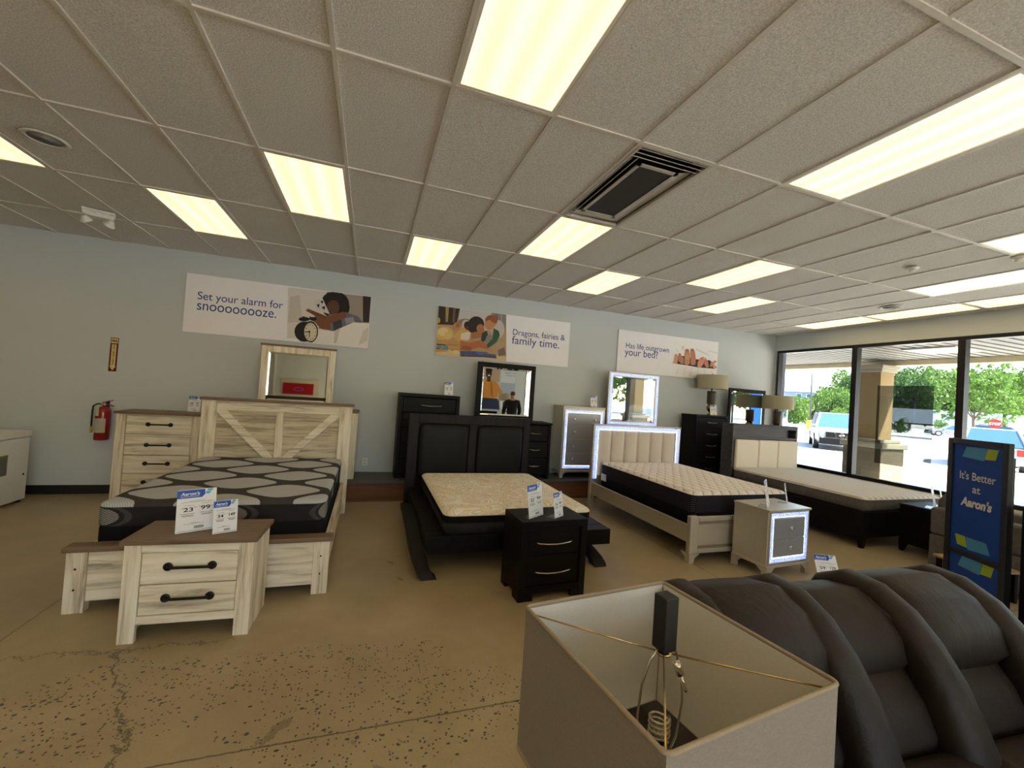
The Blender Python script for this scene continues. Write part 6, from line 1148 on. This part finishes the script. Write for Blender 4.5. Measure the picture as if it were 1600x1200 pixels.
        for s in (-1, 1): rr.tube([(r0 + .2, s * wt * .9, Hh), (r0 + .25, s * wt * .9, Hh + .06), (r1 - .3, s * wt * .9, Hh + .06), (r1 - .2, s * wt * .9, Hh)], .02, 6)
        rr.build('roof_rail', DARKP, t)
    for s in (-1, 1): MB().box(g1 - .25, g1 - .10, s * (W / 2 + .02) - .09, s * (W / 2 + .02) + .09, belt - .02, belt + .14).build('side_mirror', PT, t, bevel=.03)
    return t
CAM = Vector((.902, -2.288, 1.69)); FW = Vector((.31997, .94717, 0)).normalized(); RT = Vector((FW.y, -FW.x, 0))
def site(u, depth):                                                   # a spot on the lot: bearing (as slope right of the view axis) and distance
    s = (u - 800) / 654.75 + .0
    p = CAM + (FW + RT * s) * depth; return p.x, p.y
def facecam(x, y): return math.atan2(CAM.y - y, CAM.x - x)
x, y = site(1309, 22.0); car('pickup_suv', 'white suv facing the window left of the porch pillar', x, y, facecam(x, y) + .10, '88898d', 4.8, 2.05, 1.82, 'suv')
x, y = site(1549, 17.5); car('hatchback_car', 'white car parked nose-out just behind the blue sign', x, y, facecam(x, y) + .06 + PI, '8a8b8e', 4.3, 1.85, 1.60, 'hatch')
x, y = site(1388, 60); car('sedan_car', 'black sedan in front of the white trailer', x, y, facecam(x, y) + PI / 2 - .15, '1f2530', 4.9, 1.85, 1.45)
x, y = site(1492, 52); car('sedan_car', 'silver sedan beside the window mullion, left of the small tree', x, y, facecam(x, y) - PI / 2 + .25, '74777c', 4.8, 1.85, 1.45)
x, y = site(1575, 44); car('suv_car', 'dark blue suv beyond the white car', x, y, facecam(x, y) + PI / 2, '232a3a', 4.8, 1.9, 1.7, 'suv')
x, y = site(1556, 60); car('sedan_car', 'pale sedan behind the stop sign', x, y, facecam(x, y) + 1.1, '8a8d92', 4.6, 1.8, 1.45)
x, y = site(1580, 70); car('sedan_car', 'grey car in the far row right of the truck cab', x, y, facecam(x, y) + 1.4, '9aa0a8', 4.6, 1.8, 1.45)
x, y = site(1596, 84); car('sedan_car', 'blue car at the far right end of the lot', x, y, facecam(x, y) + 1.4, '4a6a98', 4.6, 1.8, 1.5)
x, y = site(1293, 52); car('sedan_car', 'blue car far away behind the white suv', x, y, facecam(x, y) + .4, '3f5f9a', 4.5, 1.8, 1.45)
car('coupe_car', 'orange car seen only in the lit crystal mirror', 16.3, -9.6, math.radians(150), 'd8591a', 4.5, 1.82, 1.4)
# semi truck
x, y = site(1462, 86); hd = facecam(x, y) - PI / 2 + .0
t = thing('semi_truck', 'white semi truck with long trailer parked before the trees', 'truck', (x, y, GZ), hd + PI, 'vehicles in the parking lot')
WT = plain('trailer_white', '8f969f', .5, var=.01)
MB().box(-15, 9.0, -1.3, 1.3, 1.15, 4.1).build('trailer', WT, t, bevel=.05)
MB().prism([(9.6, .6), (15.6, .6), (15.6, 1.9), (14.2, 2.2), (13.2, 3.2), (12.0, 3.9), (10.0, 4.0), (9.6, 3.8)], 'y', -1.25, 1.25).build('cab', plain('cab_white', '989ca2', .3, coat=.4), t, bevel=.08, seg=3)
MB().prism([(12.0, 2.2), (13.8, 2.25), (12.95, 3.1), (12.0, 3.2)], 'y', -1.27, 1.27).build('cab_window', CGL, t)
for xx in (-13.6, -12.4, 8.0, 10.6, 14.4):
    for s in (-1, 1): MB().cyl((xx, s * 1.1 - .18, .5), 'y', .5, .36, 20).build('wheel', TIRE, t)
MB().box(-14.5, 8.5, -.5, .5, .85, 1.149).build('chassis', DARKP, t)
tx = MB().text('t', -.4, 2.2, 2.0, 0, 0, .03).xform(Matrix.Translation((0, 1.31, 0)) @ Matrix.Scale(-1, 4, (1, 0, 0)) if False else Matrix.Translation((2.0, -1.31, 0)))
tx.build('lettering', flat('2f66b8'), t)
sk = MB()
for k in range(6):
    a = k * PI / 3 + PI / 6; sk.hexa([(4.2 + .35 * math.cos(a) - .07, -1.325, 2.75 + .35 * math.sin(a) - .07), (4.2 + .35 * math.cos(a) + .07, -1.325, 2.75 + .35 * math.sin(a) - .07), (4.2 + .35 * math.cos(a) + .07, -1.305, 2.75 + .35 * math.sin(a) - .07), (4.2 + .35 * math.cos(a) - .07, -1.305, 2.75 + .35 * math.sin(a) - .07), (4.2 + .95 * math.cos(a) - .07, -1.325, 2.75 + .95 * math.sin(a) + .07), (4.2 + .95 * math.cos(a) + .07, -1.325, 2.75 + .95 * math.sin(a) + .07), (4.2 + .95 * math.cos(a) + .07, -1.305, 2.75 + .95 * math.sin(a) + .07), (4.2 + .95 * math.cos(a) - .07, -1.305, 2.75 + .95 * math.sin(a) + .07)])
sk.build('spark_mark', flat('e8a84a'), t)
# poles and signs
POLE = plain('dark_pole', '3a3c40', .5); YEL = plain('yellow_base', 'd8b93a', .8); GALV = plain('galvanised_post', '9aa2a8', .4, metal=.5)
x, y = site(1268, 46)
t = thing('light_pole', 'tall parking lot light pole on a yellow base in the left pane', 'light pole', (x, y, GZ))
MB().lathe([(.30, 0), (.30, .9), (.26, .95)], 20).build('base', YEL, t, angle=40)
MB().lathe([(.10, .9505), (.06, 7.1)], 12).build('pole', POLE, t, smooth=True)
MB().box(-.9, .9, -.2, .2, 7.1005, 7.25).build('lamp_head', POLE, t, bevel=.03)
for (u, dp, hh, lab, kind) in ((1380, 48, 3.3, 'thin pale post right of the porch pillar', 0), (1487, 56, 2.9, 'grey round-topped sign seen from behind by the truck', 1), (1557, 35, 2.2, 'red stop sign before the truck cab', 2), (1232, 30, 2.5, 'thin sign post right of the window drum lamp', 1)):
    x, y = site(u, dp); t = thing('sign_post' if kind != 2 else 'stop_sign', lab, 'sign', (x, y, GZ), facecam(x, y) + PI / 2)
    MB().lathe([(.04, 0), (.04, hh)], 8).build('post', GALV, t)
    if kind == 1: MB().cyl((0, -.05, hh - .25), 'y', .33, .02, 8).build('plate', GALV, t)
    if kind == 2:
        f = MB().cyl((0, -.08, hh - .3), 'y', .40, .03, 8).build('plate', flat('c22a2a'), t)
        MB().text('STOP', 0, hh - .40, .27, -.085, 0, .01, 0, 'CENTER').build('lettering', WHITE, f)
# blue feather flag that the small black mirror shows
t = thing('feather_flag', 'blue feather flag seen only in the small black mirror', 'flag', (14.2, -.6, GZ))
MB().lathe([(.02, 0), (.015, 3.6)], 8).build('pole', GALV, t)
MB().prism([(.03, .5), (.75, .5), (.80, 3.0), (.6, 3.5), (.25, 3.6), (.03, 3.4)], 'y', -.006, .006).build('banner', flat('1d6fd6'), t)
# apartment house
x, y = site(1236, 112)
t = thing('apartment_house', 'pale blue apartment house with grey hip roof behind the window drum lamp', 'building', (x, y, GZ), facecam(x, y) + PI / 2)
BW = plain('pale_siding', '74879a', .8); BR = plain('grey_shingle', '566273', .8)
MB().box(-7, 5, 0, 9, 0, 7.2).build('wall', BW, t)
MB().add([(-7.6, -.6, 7.2), (5.6, -.6, 7.2), (5.6, 9.6, 7.2), (-7.6, 9.6, 7.2), (-3, 4.5, 10.2), (1.5, 4.5, 10.2)], [(0, 1, 5, 4), (1, 2, 5), (2, 3, 4, 5), (3, 0, 4), (0, 3, 2, 1)]).build('roof', BR, t)
for zz in (.9, 3.2, 5.4):
    for xx in (-5.5, -2.6, 1.2, 3.4): 
        wn = MB().box(xx, xx + 1.2, -.06, -.001, zz, zz + 1.4).build('window', flat('e3e8ea'), t); MB().box(xx + .1, xx + 1.1, -.09, -.061, zz + .1, zz + 1.3).build('pane', CGL, wn)
for zz in (2.6, 4.9): MB().box(-6, -1.2, -1.4, -.001, zz, zz + .18).build('balcony', flat('dfe3e6'), t)
# --- trees: crowns of separate leaf blades
LEAF = [NT('leaf_%d' % k) for k in range(3)]
for k, (a, b2) in enumerate((('2a4417', '425d24'), ('1e3718', '345025'), ('39551c', '54702c'))):
    L_ = LEAF[k]; rr = L_.n('ShaderNodeNewGeometry'); v = L_.obj(); f = L_.noise(v, .9, 3); L_.col(L_.mix(f, a, b2)); L_.set(Roughness=.6, Specular_IOR_Level=.3)
    tl = L_.n('ShaderNodeBsdfTranslucent'); tl.inputs[0].default_value = C4(b2); mx = L_.n('ShaderNodeMixShader'); mx.inputs[0].default_value = .35
    L_.l(L_.b.outputs[0], mx.inputs[1]); L_.l(tl.outputs[0], mx.inputs[2]); L_.l(mx.outputs[0], L_.out.inputs[0])
BARK = plain('bark', '5a4a3c', .9, scale=20)
def crown_mesh(name, seed, n, blobs, size):
    r = random.Random(seed); vs = []; fs = []
    for q in range(n):
        cx, cy, cz, br = blobs[r.randrange(len(blobs))]
        d = Vector((r.gauss(0, 1), r.gauss(0, 1), r.gauss(0, 1))).normalized() * br * r.uniform(.55, 1.0) ** .5
        p = Vector((cx, cy, cz)) + Vector((d.x, d.y, d.z * .85))
        a = Vector((r.gauss(0, 1), r.gauss(0, 1), r.gauss(0, .6))).normalized(); bb = a.orthogonal().normalized(); bb = Matrix.Rotation(r.uniform(0, 6.28), 3, a) @ bb; cc = a.cross(bb)
        s = size * r.uniform(.6, 1.3); o = len(vs)
        vs += [p - bb * s, p - cc * s * .55, p + bb * s, p + cc * s * .55]; fs.append((o, o + 1, o + 2, o + 3))
    return vs, fs
def tree(name, label, seed, n, blobs, size, leaf, trunk=None, cat='tree'):
    t = thing(name, label, cat, (0, 0, 0), 0, 'trees and bushes beyond the lot')
    vs, fs = crown_mesh(name, seed, n, blobs, size); m = MB(); m.add(vs, fs); c = m.build('foliage', LEAF[leaf].m, t)
    if trunk:
        tb = MB(); tb.tube([(0, 0, 0), (.05, 0, trunk[0] * .5), (0, .05, trunk[0])], trunk[1], 8, r2=trunk[1] * .7)
        for k in range(5): a = k * 1.3; tb.tube([(0, 0, trunk[0] * .85), (math.cos(a) * trunk[0] * .35, math.sin(a) * trunk[0] * .35, trunk[0] * 1.35)], trunk[1] * .5, 6, r2=trunk[1] * .2)
        tb.build('trunk', BARK, t)
    return t
def blobset(seed, n, R, z0, z1):
    r = random.Random(seed); return [(r.uniform(-R, R) * .7, r.uniform(-R, R) * .7, r.uniform(z0, z1), r.uniform(.35, .6) * R) for _ in range(n)]
big = [tree('broadleaf_tree', '', s, 4200, blobset(s, 16, 5.5, 3.0, 10.0), .34, lf, (4.0, .3)) for s, lf in ((1, 0), (2, 1), (3, 2))]
bush = [tree('leafy_bush', '', s, 2600, blobset(s, 12, 3.6, .8, 4.0), .24, lf, (1.2, .12), 'bush') for s, lf in ((11, 2), (12, 0))]
young = tree('young_tree', 'young street tree with bare trunk before the truck cab', 21, 2600, blobset(5, 14, 2.7, 3.0, 6.6), .19, 2, (2.6, .13))
used = set()
def put(proto, u, depth, s, lab, rz, sz=None):
    o = proto if proto.name not in used else copy_tree(proto)
    used.add(proto.name); x, y = site(u, depth); o.location = (x, y, GZ); o.rotation_euler = (0, 0, rz); o.scale = (s, s, sz or s); o['label'] = lab
put(young, 1524, 40, 1.0, 'young street tree with bare trunk before the truck cab', .4)
for k, (u, d, s, sz, p, lab) in enumerate((
    (1262, 160, .80, .98, 1, 'far dark tree rising behind the apartment house'), (1236, 172, .85, 1.12, 0, 'far tree directly above the apartment roof'), (1301, 130, .92, .98, 0, 'tree behind the light pole in the left pane'), (1326, 152, 1.05, 1.55, 2, 'bright tree close to the left window mullion'), (1352, 97, .85, 1.1, 1, 'dark tree behind the porch pillar'),
    (1392, 120, 1.0, 1.42, 0, 'tall tree just right of the porch pillar, above the trailer'), (1424, 98, .80, 1.14, 1, 'dark tree behind the grey window film'), (1448, 142, 1.15, 1.75, 2, 'tallest pale tree above the trailer middle'), (1474, 121, 1.0, 1.40, 0, 'green tree above the trailer, left of the right mullion'), (1502, 98, .82, 1.22, 1, 'dark tall tree behind the right mullion'),
    (1532, 143, 1.2, 1.85, 0, 'tall tree behind the young street tree'), (1560, 120, 1.05, 1.62, 1, 'dark tall tree right of the young street tree'), (1584, 98, .84, 1.32, 2, 'tall bright tree at the right edge'), (1618, 142, 1.2, 1.9, 0, 'tall tree just past the right edge'))):
    put(big[p], u, d, s, lab, k * 1.7, sz)
for k, (u, d, s, sz, p, lab) in enumerate(((1250, 64, .72, .85, 0, 'round bush beside the foot of the light pole'), (1270, 77, .80, 1.12, 1, 'bushy mass left behind the light pole'), (1290, 91, 1.1, 1.42, 0, 'tall bright bush behind the white suv'), (1312, 68, .72, 1.08, 1, 'leafy bush above the windshield of the white suv'), (1338, 78, .88, 1.4, 0, 'leafy bush by the left mullion'), (1312, 44, .42, .5, 0, 'small shrub just above the white suv'), (1411, 54, .17, .42, 1, 'small sapling before the trailer, behind the window film'), (1474, 58, .2, .42, 0, 'small sapling before the trailer, left of the right mullion'), (1600, 90, .9, .9, 0, 'bush at the far right end of the lot'))):
    put(bush[p], u, d, s, lab, k * 2.1, sz)
# greenery the mirrors reflect, down the lot on the other side
for k, (x, y, s, p, lab) in enumerate(((40, -30, 1.0, 0, 'tree down the lot seen in the lit mirror, left'), (62, -50, 1.2, 1, 'tree down the lot seen in the lit mirror, right'), (60, -20, 1.2, 2, 'tree down the lot seen in the small black mirror'), (34, -44, 1.1, 0, 'last tree down the lot seen in the lit mirror'))):
    o = copy_tree(big[p]); o.location = (x, y, GZ); o.scale = (s, s, s); o.rotation_euler = (0, 0, k); o['label'] = lab; o['group'] = 'trees down the lot'
